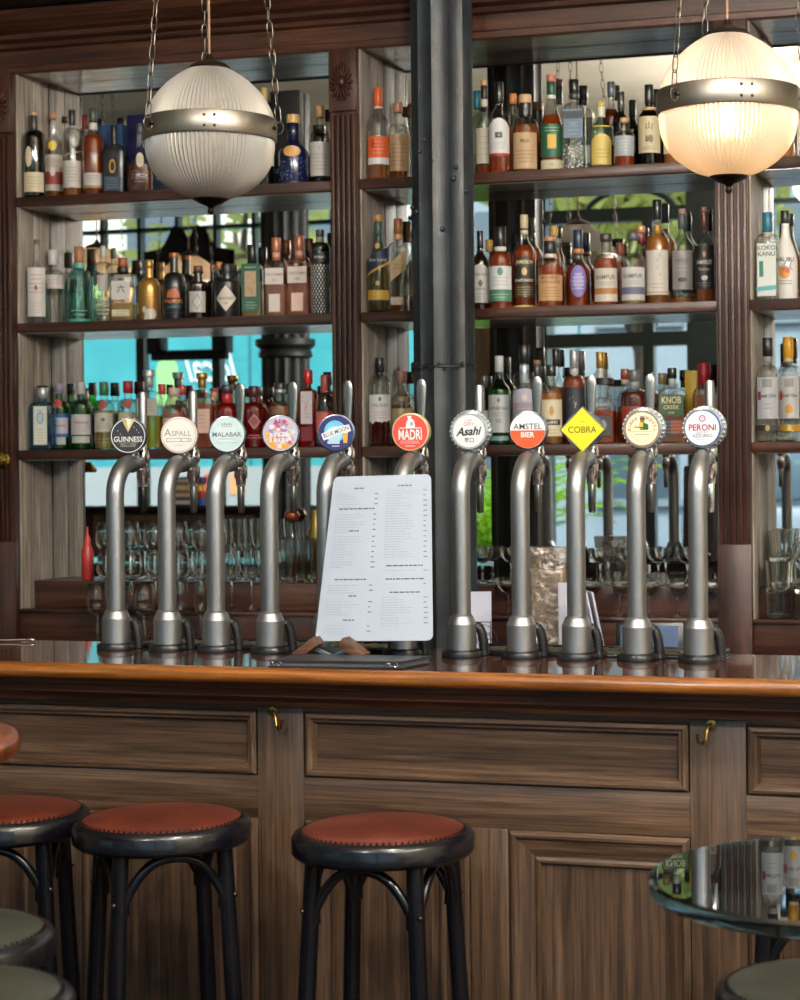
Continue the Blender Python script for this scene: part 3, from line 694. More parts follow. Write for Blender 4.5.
def face_clear(f, mp, R):
    f.disc(mp, 0, 0, R, K('#a9adb0')); f.disc(mp, 0, 0, R*.9, WHT, .0004); bk = K('#25272b')
    f.text(mp, 'SUPER', 0, R*.6, R*.15, K('#8a8d92'), .0008); f.text(mp, 'DRY', 0, R*.4, R*.3, K('#c8606a'), .0008, 0)
    c = lambda x, y, q=0.: mp(x+y*.28, y+x*.06, q)
    f.text(c, 'Asahi', 0, 0, R*.66, bk, .0008, .03, maxw=R*1.36)
    f.text(mp, '辛口', 0, -R*.5, R*.3, bk, .0008, .01)
def face_halves(f, mp, R):
    f.disc(mp, 0, 0, R, WHT); n = 24
    f.poly(mp, [(R*.985*math.cos(PI+PI*i/n), R*.985*math.sin(PI+PI*i/n)) for i in range(n+1)], K('#ea5a1c'), .0004)
    f.text(mp, 'AMSTEL', 0, R*.22, R*.46, K('#3a3b40'), .0006, .006, maxw=R*1.72); f.text(mp, 'BIER', 0, -R*.24, R*.4, WHT, .0008, .022, maxw=R*.85)
def face_diamond(f, mp, R):
    k = R*1.24
    f.poly(mp, [(k, 0), (0, k), (-k, 0), (0, -k)], K('#c8b81e')); k *= .95
    f.poly(mp, [(k, 0), (0, k), (-k, 0), (0, -k)], K('#f2e224'), .0003)
    f.text(mp, 'COBRA', 0, 0, R*.5, K('#6a6410'), .0006, .012, maxw=R*1.6); f.strip(mp, -R*.14, R*.1, R*.42, R*.46, K('#a89c20'), .0006, 2)
def face_cream(f, mp, R):
    f.disc(mp, 0, 0, R, K('#9a7a5c')); f.disc(mp, 0, 0, R*.9, K('#f4efcf'), .0003); rd = K('#b05a50')
    f.arctext(mp, 'BIRRA MORETTI', 0, -R*.08, R*.72, R*.26, rd, .0006, 3.0, .01)
    f.disc(mp, R*.02, R*.44, R*.13, K('#8a6a3a'), .0006, 14); f.strip(mp, -R*.12, R*.18, R*.5, R*.6, K('#3d4a28'), .0008, 4)
    f.strip(mp, -R*.1, R*.36, -R*.06, lambda x: R*(.32-.5*max(0, abs(x/R-.1)-.08)), K('#2f6a3c'), .0007, 8)
    f.strip(mp, -R*.16, R*.06, R*.02, R*.34, K('#e8c840'), .0009, 3); f.strip(mp, -R*.42, -R*.04, R*.04, R*.14, K('#c8a030'), .001, 3); f.strip(mp, -R*.12, R*.1, R*.05, R*.1, K('#2a2418'), .0011, 2)
    f.strip(mp, -R*.72, R*.72, -R*.16, -R*.13, K('#c8b890'), .0006, 2); f.strip(mp, -R*.4, R*.4, -R*.34, -R*.28, K('#c8b890'), .0006, 2)
    f.ring(mp, 0, 0, R*.66, R*.69, K('#d8c8a0'), .0004)
def face_crest(f, mp, R):
    f.disc(mp, 0, 0, R, K('#39468c')); f.disc(mp, -R*.03, 0, R*.94, K('#f0f2f8'), .0004)
    f.ring(mp, -R*.02, R*.52, R*.12, R*.19, K('#b06a86'), .0006, 20); f.disc(mp, -R*.02, R*.52, R*.07, K('#d8b8c8'), .0006, 12)
    f.text(mp, 'PERONI', -R*.02, R*.03, R*.48, K('#a01c3c'), .0006, .022, maxw=R*1.5); f.text(mp, 'NASTRO', -R*.02, -R*.24, R*.18, K('#5a7a8c'), .0006, 0, maxw=R*.8)
    f.text(mp, 'AZZURRO', -R*.02, -R*.42, R*.24, K('#1a4a68'), .0006, .012, maxw=R*1.1); f.strip(mp, -R*.4, R*.36, -R*.62, -R*.59, K('#9aa8c0'), .0006, 2)
RIMS = plain('#9a9ca0', .2, 1.0); RIMB = plain('#1b1d20', .3, 0, .5); RIMW = plain('#c8bcb4', .3, 0, .3); CLR = plain('#b9bcbd', .12, .75)
taps = [(116, 650, face_black, RIMB, BLACKP, 'rod', .36, 'a round black-and-white badge topped with a gold harp', 'black harp'),
        (167.5, 651, face_white, RIMW, STEEL_D, 'rod', .36, 'a plain white round badge with thin grey lettering', 'plain white'),
        (216, 651, face_pale, RIMS, STEEL_D, 'paddle', .34, 'a pale ice-blue round badge', 'ice-blue'),
        (270, 652.5, face_floral, RIMS, STEEL_D, 'paddle', .32, 'a busy floral purple and orange badge', 'floral'),
        (326.5, 654, face_moon, RIMS, STEEL_D, 'paddle', .3, 'a navy badge with a sky-blue moon', 'navy moon'),
        (402, 655.5, face_red, plain('#cbb489', .35, .3), STEEL_D, 'paddle', .12, 'a red round badge with white lettering, behind the menu', 'red'),
        (461.5, 657, face_clear, CLR, STEEL_D, 'rod', .1, 'a white badge set in a clear faceted rim', 'clear-rimmed white'),
        (521, 658, face_halves, RIMS, STEEL_D, 'paddle', .1, 'a badge half white and half orange', 'orange-and-white'),
        (576.5, 659, face_diamond, RIMS, STEEL_D, 'paddle', .06, 'a yellow diamond-shaped badge', 'yellow diamond'),
        (637, 661, face_cream, CLR, STEEL_D, 'paddle', .03, 'a cream badge with red arched lettering', 'cream'),
        (698.5, 663, face_crest, CLR, CHROME, 'rod', .02, 'a white badge with red name and navy rim', 'navy-rimmed')]
TAPX = []
first = None
for i, (px, py, face, rim, sp, lev, rz, lab, short) in enumerate(taps):
    p = at_y(px, 600, 4.345); loc = (p.x, 4.345, ZT0)
    TAPX.append((px, short))
    t = thing('beer_tap', 'steel swan-neck beer tap with '+lab, 'beer tap', loc, 0, 'beer taps along the bar')
    if first is None: tap_body(t); first = t
    else:
        for ch in first.children:
            if ch.name.split('.')[0] in ('base_flange', 'collar', 'pipe', 'faucet'):
                c = ch.copy(); C.objects.link(c); c.parent = t
    tap_extras(t, sp, lev, i)
    badge(t, rz, rim, face, shape='diamond' if face is face_diamond else 'round')
# drip tray behind the taps
def tray(xa, xb, lab):
    t = thing('drip_tray', lab, 'tray', ((xa+xb)/2, 0, ZT0)); w = (xb-xa)/2
    m = MB(); m.box((-w, 4.395, 0), (w, 4.508, .006), BLACKP, .002); m.box((-w, 4.5, .006), (w, 4.508, .016), BLACKP, .002); m.build('tray_base', t)
    g = MB(); n = int((xb-xa)/.035)
    for k in range(n): 
        x = -w+.02+k*.035; g.tube([(x, 4.4, .011), (min(x+.05, w), 4.498, .011)], .0022, STEEL_D, 6)
    g.tube([(-w+.01, 4.41, .0088), (w-.01, 4.41, .0088)], .002, STEEL_D, 6); g.tube([(-w+.01, 4.495, .0088), (w-.01, 4.495, .0088)], .002, STEEL_D, 6); g.build('grille', t)
tray(at_z(140, 645, 1.1).x, at_z(405, 650, 1.1).x, 'black wire-grille drip tray behind the taps on the menu side')
tray(at_z(484, 650, 1.1).x, at_z(735, 652, 1.1).x, 'black wire-grille drip tray behind the yellow diamond tap')

# ------------------------------------------------------------------ menu, stand and folder
A, B_, C_, D_ = at_y(315, 641, 4.237), at_y(433, 640.5, 4.237), at_y(431, 474, 4.295), at_y(332, 477, 4.295)
def sheetmap(u, v, q=0.):
    b = A.lerp(B_, u); t_ = D_.lerp(C_, u); p = b.lerp(t_, v)
    p = p+Vector((0, .012*(1-u)**3*v-.006*math.sin(PI*u)*(1-v), 0)); n = Vector((.05, -.98, .16))
    return p+n*q
m = MB(); nu, nv = 14, 16
def rnd_edge(u, v):
    r = .05; rv = .035
    for cu, cv in ((0, 0), (1, 0), (0, 1), (1, 1)):
        du = abs(u-cu)/r; dv = abs(v-cv)/rv
        if du < 1 and dv < 1:
            dx, dy = 1-du, 1-dv; l = math.hypot(dx, dy)
            if l > 1: dx /= l; dy /= l; u = cu+(1 if cu == 0 else -1)*r*(1-dx); v = cv+(1 if cv == 0 else -1)*rv*(1-dy)
    return u, v
us = [0, .015, .03, .05]+[.05+.9*i/10 for i in range(1, 10)]+[.95, .97, .985, 1]; vs_ = [0, .01, .02, .035]+[.035+.93*i/12 for i in range(1, 12)]+[.965, .98, .99, 1]
vv = []; ff = []
for q in (0, -.0012):
    for v in vs_:
        for u in us: vv.append(sheetmap(*rnd_edge(u, v), q))
nx, ny = len(us), len(vs_)
for j in range(ny-1):
    for i in range(nx-1):
        a = j*nx+i; ff.append((a, a+1, a+nx+1, a+nx)); b = a+nx*ny; ff.append((b, b+nx, b+nx+1, b+1))
bd = [i for i in range(nx)]+[j*nx+nx-1 for j in range(1, ny)]+[(ny-1)*nx+i for i in range(nx-2, -1, -1)]+[j*nx for j in range(ny-2, 0, -1)]
for i in range(len(bd)): a, b = bd[i], bd[(i+1) % len(bd)]; ff.append((a, a+nx*ny, b+nx*ny, b))
m.add(vv, ff, PAPER)
rnd = random.Random(2); INKL = plain('#9a9fa7', .7)
def words_line(u0, u1, v, h, mat):
    x = u0
    while x < u1-.01:
        w = min(rnd.uniform(.015, .05), u1-x); m.strip(sheetmap, x, x+w, v-h/2, v+h/2, mat, .0006, 1); x += w+.008
def block(u0, u1, v, n, prices):
    for k in range(n):
        L = rnd.uniform(.35, .95); words_line(u0, u0+(u1-u0)*L*.8, v-k*.0155, .0028, INKL)
        if k % prices == 0: words_line(u1-.035, u1, v-k*.0155, .005, INK)
def head(u, v, w): words_line(u-w/2, u+w/2, v, .0075, INK)
for c, w, v0, n in ((.28, .1, .925, 6), (.27, .36, .8, 8), (.27, .11, .665, 13), (.27, .3, .37, 4), (.3, .07, .27, 6), (.28, .1, .125, 4)):
    head(c, v0, w); block(.06, .48, v0-.035, n, 2)
for c, w, v0, n in ((.74, .14, .935, 27), (.76, .34, .45, 1), (.76, .34, .37, 1), (.76, .26, .29, 12)):
    head(c, v0, w); block(.56, .96, v0-.03, n, 2)
m.strip(lambda x, y, q: sheetmap(.505+(x-y)*.03, .945+(x+y)*.012, q), -.5, .5, -.04, .04, INKL, .0006, 1); m.strip(lambda x, y, q: sheetmap(.505+(x-y)*.03, .945-(x+y)*.012, q), -.5, .5, -.04, .04, INKL, .0006, 1)
tag(m.build('menu_sheet'), 'tall white food menu sheet propped upright on the bar top', 'menu')
fx = (at_z(338, 652, 1.1).x, at_z(386, 652, 1.1).x)
t = thing('menu_stand', 'small crossed wooden menu stand with metal brackets on the bar top', 'stand', ((fx[0]+fx[1])/2, 4.212, ZT0))
hw = (fx[1]-fx[0])/2
for s in (-1, 1):
    m = MB(); m.box((-.033, -.022, -.011), (.033, .022, .011), W_BLOCK, .0012, M=Matrix.Translation((s*hw, -.006, .0265)) @ Matrix.Rotation(s*.62, 4, 'Y')); m.build('foot', t)
    m = MB(); m.box((-.026, -.003, -.005), (.026, .003, .005), plain('#9aa0a6', .3, .8), .001, M=Matrix.Translation((s*hw*.34, .0, .015)) @ Matrix.Rotation(-s*.42, 4, 'Y')); m.build('bracket', t)
m = MB(); m.box((-hw*.9, .029, 0.0005), (hw*.95, .05, .026), plain('#2a3236', .4), .003); m.build('back_plate', t)
fl = [at_z(266, 668, 1.1), at_z(412, 668, 1.1)]
t = thing('menu_folder', 'closed black leather menu folder lying flat at the bar edge', 'menu folder', (0, 0, ZT0))
m = MB(); LEA = plain('#232427', .42, 0, .1)
q0, q1 = fl[0].x+.003, fl[1].x-.012
def fq(m, z0, z1, mat, e=0.):
    pts = [(q0-e, 4.022-e), (q1+e, 4.05-e), (q1+.024+e, 4.178+e), (q0+.012-e, 4.16+e)]
    m.rings([[Vector((x, y, z)) for x, y in pts] for z in (z0, z1)], mat)
fq(m, .0005, .0045, LEA); fq(m, .0135, .0175, LEA); m.build('cover', t)
m = MB(); fq(m, .0045, .0135, plain('#4a4b4e', .6), -.004); m.build('pages', t)
for k, f in enumerate((.03, .09, .9, .96)):
    m = MB(); x = q0+(q1-q0)*f; y = 4.022+.028*f
    m.tube([(x+.0042*math.cos(a), y-.0012, .0088+.0042*math.sin(a)) for a in [(.6 if k % 2 == 0 else 3.7)+4.9*i/10 for i in range(11)]], .0013, CHROME, 6); m.build('corner_stud', t)

# ------------------------------------------------------------------ bar stools
def stool(px, py, label, leather, rot, z=.8, Y=None, dia=.38, depth=None):
    if Y is not None: p = at_y(px, py, Y); x, y = p.x, Y
    else: p = at_z(px, py, z); x, y = p.x, p.y
    t = thing('bar_stool', label, 'stool', (x, y, 0), rot, 'bentwood bar stools')
    R = dia/2
    m = MB(); m.lathe([(R-.045, z-.05), (R-.008, z-.05), (R, z-.042), (R, z-.012), (R-.006, z-.003), (R-.016, z), (R-.022, z-.004)], BLACKW, seg=64, caps=True); m.build('seat_ring', t)
    m = MB(); prof = [(R-.018, z-.012), (R-.02, z+.001)]+[((R-.022)*math.cos(a), z+.001+.016*math.sin(a)) for a in [PI/2*i/7 for i in range(1, 7)]]+[(.004, z+.017)]
    m.lathe(prof, leather, seg=56); s = m.build('seat_pad', t)
    m = MB()
    for k in range(84):
        a = 2*PI*k/84; m.sphere(((R-.021)*math.cos(a), (R-.021)*math.sin(a), z+.002), .0032, BRONZE, 6, 4)
    m.build('nail_trim', s)
    r0, r1 = R-.035, R+.012; ang = [PI/4+PI/2*k for k in range(4)]; zb = .22
    def leg(a, zz): 
        f = (z-.05-zz)/(z-.05); r = r0+(r1-r0)*f; return Vector((r*math.cos(a), r*math.sin(a), zz))
    for a in ang:
        m = MB(); m.tube([leg(a, z-.045), leg(a, z*.5), leg(a, .2), leg(a, .0)], [.0175, .0185, .016, .013], BLACKW, 14); m.build('leg', t)
    for k in range(4):
        a, b = ang[k], ang[k]+PI/2; pa, pb = leg(a, z-.175), leg(b, z-.175); pts = []
        top = Vector(((r0-.002)*math.cos((a+b)/2)*.8, (r0-.002)*math.sin((a+b)/2)*.8, z-.062))
        e = (pb-pa).normalized()
        for i in range(21):
            s_ = i/20; p = pa.lerp(pb, s_); h = (1-abs(2*s_-1)**2.6)
            p = p+(top-(pa+pb)/2)*h; q = p+ (e*.012 if i == 0 else Vector()) - (e*.012 if i == 20 else Vector()); pts.append(q)
        m = MB(); m.tube(pts, .0105, BLACKW, 10); m.build('arch_brace', t)
    m = MB(); rr = r0+(r1-r0)*((z-.05-zb)/(z-.05))-.02
    m.tube([(rr*math.cos(2*PI*k/48), rr*math.sin(2*PI*k/48), zb) for k in range(48)], .011, BLACKW, 10, closed=True); m.build('foot_ring', t)
    for k in range(4):
        m = MB(); p = leg(ang[k], z-.15); d = Vector((math.cos(ang[k]), math.sin(ang[k]), 0)); m.sphere(p+d*.019, .006, BRONZE, 8, 6); m.build('bolt', t)
    return t
stool(383, 832, 'black bentwood bar stool with red leather seat, standing below the menu', LEATH_R, 0, Y=3.77)
stool(162, 819, 'black bentwood bar stool with red leather seat, below the ice-blue tap', LEATH_R, -PI/4-.1, Y=3.77)
stool(2, 807, 'red leather bar stool cut by the frame edge, beside the wooden table', LEATH_R, .35, Y=3.77)
stool(-63, 933, 'green leather bar stool nearer the bar, in front of the red stools', LEATH_G, .2)
stool(-59, 997, 'green leather bar stool closest to the entrance, at the lower frame corner', LEATH_G, .5)
stool(831, 986, 'low green leather stool tucked under the glass table', LEATH_G, .1, z=.7)

# ------------------------------------------------------------------ tables
pc = at_z(-152, 742, 1.045); r = at_z(12, 742, 1.045); R = (Vector((r.x, r.y))-Vector((pc.x, pc.y))).length
t = thing('poser_table', 'round wooden high table with thick rounded edge, beside the red stools', 'table', (pc.x, pc.y, 0))
m = MB(); m.lathe([(.001, 1.005), (R-.03, 1.005), (R-.008, 1.012), (R, 1.025), (R, 1.04), (R-.008, 1.052), (R-.02, 1.056), (.001, 1.056)], W_TABLE, seg=64, caps=False); m.build('table_top', t)
m = MB(); m.lathe([(.035, .03), (.03, .3), (.035, .9), (.09, 1.0), (.09, 1.005)], BLACKP, seg=24); m.build('pedestal', t)
m = MB(); m.lathe([(.2, 0), (.2, .012), (.16, .025), (.04, .04), (.035, .05)], BLACKP, seg=36); m.build('foot', t)
gl, gnt, go = newmat('table_glass'); b = N(gnt, 'ShaderNodeBsdfPrincipled'); b.inputs['Base Color'].default_value = lin('#5c8296'); b.inputs['Roughness'].default_value = .0; b.inputs['IOR'].default_value = 1.52; b.inputs['Transmission Weight'].default_value = 1; gnt.links.new(b.outputs[0], go.inputs[0])
zt = 1.0; pc = at_z(858, 876, zt); r = at_z(648, 874, zt); R = (Vector((r.x, r.y))-Vector((pc.x, pc.y))).length
t = thing('glass_table', 'round glass-topped table with tinted rim in front of the bar', 'table', (pc.x, pc.y, 0), .3)
m = MB(); m.lathe([(.001, zt-.022), (R-.004, zt-.022), (R, zt-.018), (R, zt-.004), (R-.004, zt), (.001, zt)], gl, seg=80, caps=False); m.build('glass_top', t)
m = MB(); m.lathe([(.03, .02), (.026, .3), (.026, .8), (.05, zt-.03), (.11, zt-.028), (.11, zt-.0225)], BLACKP, seg=24); m.build('pedestal', t)
m = MB(); m.lathe([(.15, 0), (.15, .008), (.1, .018), (.035, .03)], BLACKP, seg=36); m.build('foot', t)
stool(826, 858, 'black bentwood bar stool half hidden behind the glass table', LEATH_G, .1, z=.755, Y=3.77)

# ------------------------------------------------------------------ pendant lamps
pg, nt, out = newmat('prismatic_glass'); L = nt.links.new
tr = N(nt, 'ShaderNodeBsdfTranslucent'); tr.inputs[0].default_value = lin('#f6f1ea')
tp = N(nt, 'ShaderNodeBsdfRefraction', Roughness=.3, IOR=1.12); tp.inputs[0].default_value = lin('#ece7de')
gl_ = N(nt, 'ShaderNodeBsdfGlossy', Roughness=.07); gl_.inputs[0].default_value = lin('#e8e4de')
df = N(nt, 'ShaderNodeBsdfDiffuse'); df.inputs[0].default_value = lin('#faf6f0'); s0 = N(nt, 'ShaderNodeMixShader'); s0.inputs[0].default_value = .42; L(tr.outputs[0], s0.inputs[1]); L(df.outputs[0], s0.inputs[2])
s1 = N(nt, 'ShaderNodeMixShader'); s1.inputs[0].default_value = .78; L(tp.outputs[0], s1.inputs[1]); L(s0.outputs[0], s1.inputs[2])
lw = N(nt, 'ShaderNodeLayerWeight'); lw.inputs[0].default_value = .35
mr = N(nt, 'ShaderNodeMapRange'); mr.inputs[3].default_value = .16; mr.inputs[4].default_value = .75; L(lw.outputs['Facing'], mr.inputs[0])
s2 = N(nt, 'ShaderNodeMixShader'); L(mr.outputs[0], s2.inputs[0]); L(s1.outputs[0], s2.inputs[1]); L(gl_.outputs[0], s2.inputs[2]); L(s2.outputs[0], out.inputs[0])
NICKEL = steel('nickel_band', '#958f86', .4)
_pend = {}
def pendant(loc, label, lit, chains, cord_off=(.012, 0)):
    t = thing('pendant_lamp', label, 'lamp', loc, 0, 'ribbed glass globe pendants')
    Rg = .163; bh = .0275
    if not _pend:
        nr = 90; ns = nr*4
        def dome(prof):
            rr = []
            for r, z in prof: rr.append([Vector((r*(1+.022*math.cos(nr*2*PI*j/ns))*math.cos(2*PI*j/ns), r*(1+.022*math.cos(nr*2*PI*j/ns))*math.sin(2*PI*j/ns), z)) for j in range(ns)])
            m = MB(); m.rings(rr, pg, caps=False); return m
        up = [(Rg*.985*(1-.18*u-.40*u*u-.11*u**5), bh+.13*u) for u in [i/12 for i in range(13)]]
        dn = [(Rg*.985*(1-.03*u-.55*u**2.6-.17*u**8), -bh-.147*u) for u in [i/14 for i in range(15)]]
        _pend['u'] = dome(up).build('upper_shade', None).data; _pend['d'] = dome(dn).build('lower_shade', None).data
        for n_ in ('upper_shade', 'lower_shade'): bpy.data.objects.remove(bpy.data.objects[n_])
    for n_, k in (('upper_shade', 'u'), ('lower_shade', 'd')):
        o = bpy.data.objects.new(n_, _pend[k]); C.objects.link(o); o.parent = t
    m = MB(); m.rings([[Vector((r*math.cos(2*PI*j/72), r*math.sin(2*PI*j/72), z)) for j in range(72)] for r, z in ((Rg-.004, -bh), (Rg+.004, -bh), (Rg+.006, -bh+.003), (Rg+.006, bh-.003), (Rg+.004, bh), (Rg-.004, bh))], NICKEL, close=True)
    for a in (-1.2, -1.05, 1.9, 4.0): 
        for z in (-.013, .013): m.sphere(((Rg+.006)*math.cos(a), (Rg+.006)*math.sin(a), z), .0038, BRONZE, 8, 6)
    m.build('band', t)
    m = MB(); m.lathe([(.001, .156), (.052, .154), (.054, .16), (.046, .168), (.02, .178), (.01, .186), (.006, .196), (.001, .197)], BRONZE, seg=32, caps=False); m.build('top_cap', t)
    m = MB(); m.lathe([(.001, -.214), (.006, -.212), (.009, -.205), (.006, -.198), (.01, -.192), (.03, -.184), (.044, -.176), (.046, -.17), (.001, -.169)], BRONZE, seg=32, caps=False); m.build('finial', t)
    zc = ZC-loc[2]
    m = MB(); m.tube([(0, 0, .19), (0, 0, zc*.5), (0, 0, zc-.02)], .0032, plain('#8a6a55', .6), 6); m.build('cord', t)
    m = MB(); m.lathe([(.075, zc-.03), (.085, zc-.02), (.085, zc)], BRONZE, seg=32); m.build('ceiling_rose', t)
    for a in chains:
        d = Vector((math.cos(a), math.sin(a), 0)); m = MB()
        p0 = d*(Rg+.02); p1 = d*.05+Vector((0, 0, zc-.025))
        m.tube([d*(Rg+.004)+Vector((0, 0, 0)), d*(Rg+.016)], .005, BRONZE, 8)
        sd = Vector((-d.y, d.x, 0))
        m.tube([p0+d*.014*math.cos(q)*.9+(Vector((0, 0, 1)))*.016*math.sin(q) for q in [2*PI*k/14 for k in range(14)]], .0016, CHAINM, 6, closed=True)
        ax = (p1-p0).normalized(); n = int((p1-p0).length/.036); st = p0+Vector((0, 0, .016))
        for k in range(n):
            c0 = st+ax*(.036*k+.018); s_ = sd if k % 2 else ax.cross(sd)
            m.tube([c0+s_*(.0075*math.cos(q))+ax*(math.copysign(.013, math.sin(q))*min(1, abs(math.sin(q))*2.2)+.008*math.sin(q)) for q in [2*PI*(j+.5)/12 for j in range(12)]], .0015, CHAINM, 5, closed=True)
        m.build('chain', t)
    m = MB(); m.lathe([(.014, .0), (.016, .01), (.018, .05), (.018, .15), (.012, .157)], BRONZE, seg=16); m.build('bulb_socket', t)
    m = MB(); m.sphere((0, 0, -.035), .033, emit('bulb_glow', '#ffc98a', 14) if lit else plain('#efe9dd', .2), 16, 12, sc=(1, 1, 1.25)); m.build('bulb', t)
    if lit:
        l = bpy.data.lights.new('pendant_bulb', 'POINT'); l.energy = LAMP_W; l.color = (1, .41, .13); l.shadow_soft_size = .036; lo = bpy.data.objects.new('pendant_bulb', l); C.objects.link(lo); lo.parent = t; lo.location = (0, 0, -.035)
    return t
LAMP_W = .27
va = lambda px, d: math.radians(d)+YAW+math.atan((PX0-px)/FPX)
p = at_y(210, 131, 4.5); pendant((p.x, 4.5, p.z), 'unlit ribbed glass globe pendant with steel band, above the black-badged tap', False, [va(210, 214), va(210, 94), va(210, -21)])
p = at_y(728, 103, 4.5); pendant((p.x, 4.5, p.z), 'glowing ribbed glass globe pendant with steel band, above the navy-rimmed tap', True, [va(728, 228), va(728, 109), va(728, -10)])
p = seen(97, 272, 4.5); pendant((p.x, 4.5, 2.4), 'lit globe pendant over the far end of the bar, seen only in the mirror', True, [0.3, 2.4, 4.5])
p = seen(189, 285, 2.9); pendant((p.x, 2.9, p.z), 'lit globe pendant out in the room, seen in the mirror beyond the copper-topped black bottle', True, [0.3, 2.4, 4.5])
# ------------------------------------------------------------------ bottles
SHAPES = {  # shoulder start, neck start, neck radius, curve, depth ratio, squareness
 'std': (.60, .76, .33, 's', 1, 2), 'tall': (.67, .80, .31, 'b', 1, 2), 'ball': (.60, .74, .36, 'b', 1, 2), 'slope': (.42, .80, .32, 's', 1, 2),
 'squat': (.56, .72, .40, 'b', 1, 2), 'sq': (.64, .76, .34, 'b', .7, 5), 'flat': (.60, .74, .24, 'b', .55, 5), 'roku': (.70, .78, .36, 'b', .8, 5),
 'dimple': (.42, .70, .27, 's', .7, 2.4), 'bell': (.50, .72, .36, 'b', 1, 2), 'wax': (.55, .70, .42, 'b', .7, 4), 'apoth': (.64, .72, .40, 'b', 1, 2),
 'cyl': (.78, .86, .36, 'b', 1, 2), 'fat': (.46, .66, .36, 's', 1, 2)}
GL = {'c': ('#fafbfa', '#b9beba'), 'g': ('#52c858', '#1c9030'), 'dg': ('#5a6130', '#2c3014'), 'teal': ('#b4e6de', '#58b4aa'), 'blue': ('#a6d6ea', '#5aa6c8'),
      'amb': ('#5a2a12', '#1f0d06'), 'lg': ('#cfe4d6', '#86a898'), 'pink': ('#fadfd0', '#dca894'), 'smoke': ('#7a7670', '#3c3a38'), 'red': ('#ee7a6c', '#c0342c'), 'patt': ('#3a3a3c', '#141416')}
OP = {'blk': ('#17171a', .35), 'gold': ('#b98b4a', .3), 'white': ('#e6e3de', .3), 'navy': ('#12183f', .2), 'brown': ('#1d0f0a', .12)}
AM = '#f2993c'; AMD = '#d6762e'; AMR = '#e2672b'; STR = '#f2d28a'; WAT = '#f4f6f4'; RED = '#e02a22'; PNK = '#f0a898'; YEL = '#e6d24a'; DKR = '#93341c'
PLACED = {0: [], 1: [], 2: []}
R0 = lambda W, row: W/2
def label_map(W, dr, sup, z0):
    R = W/2
    if sup > 3:
        return lambda x, y, q=0.: Vector((x, -(R*dr+.0006+q), y))
    return lambda x, y, q=0.: Vector(((R+.0006+q)*math.sin(x/R), -(R*dr)/R*(R+.0006+q)*math.cos(x/R), y))
SPECS = []
def B(sh, x, top, w, shape, glass, liq, caps, labels, name, desc, row=0, rot=None): SPECS.append((sh, x, top, w, shape, glass, liq, caps, labels, name, desc, row, rot))
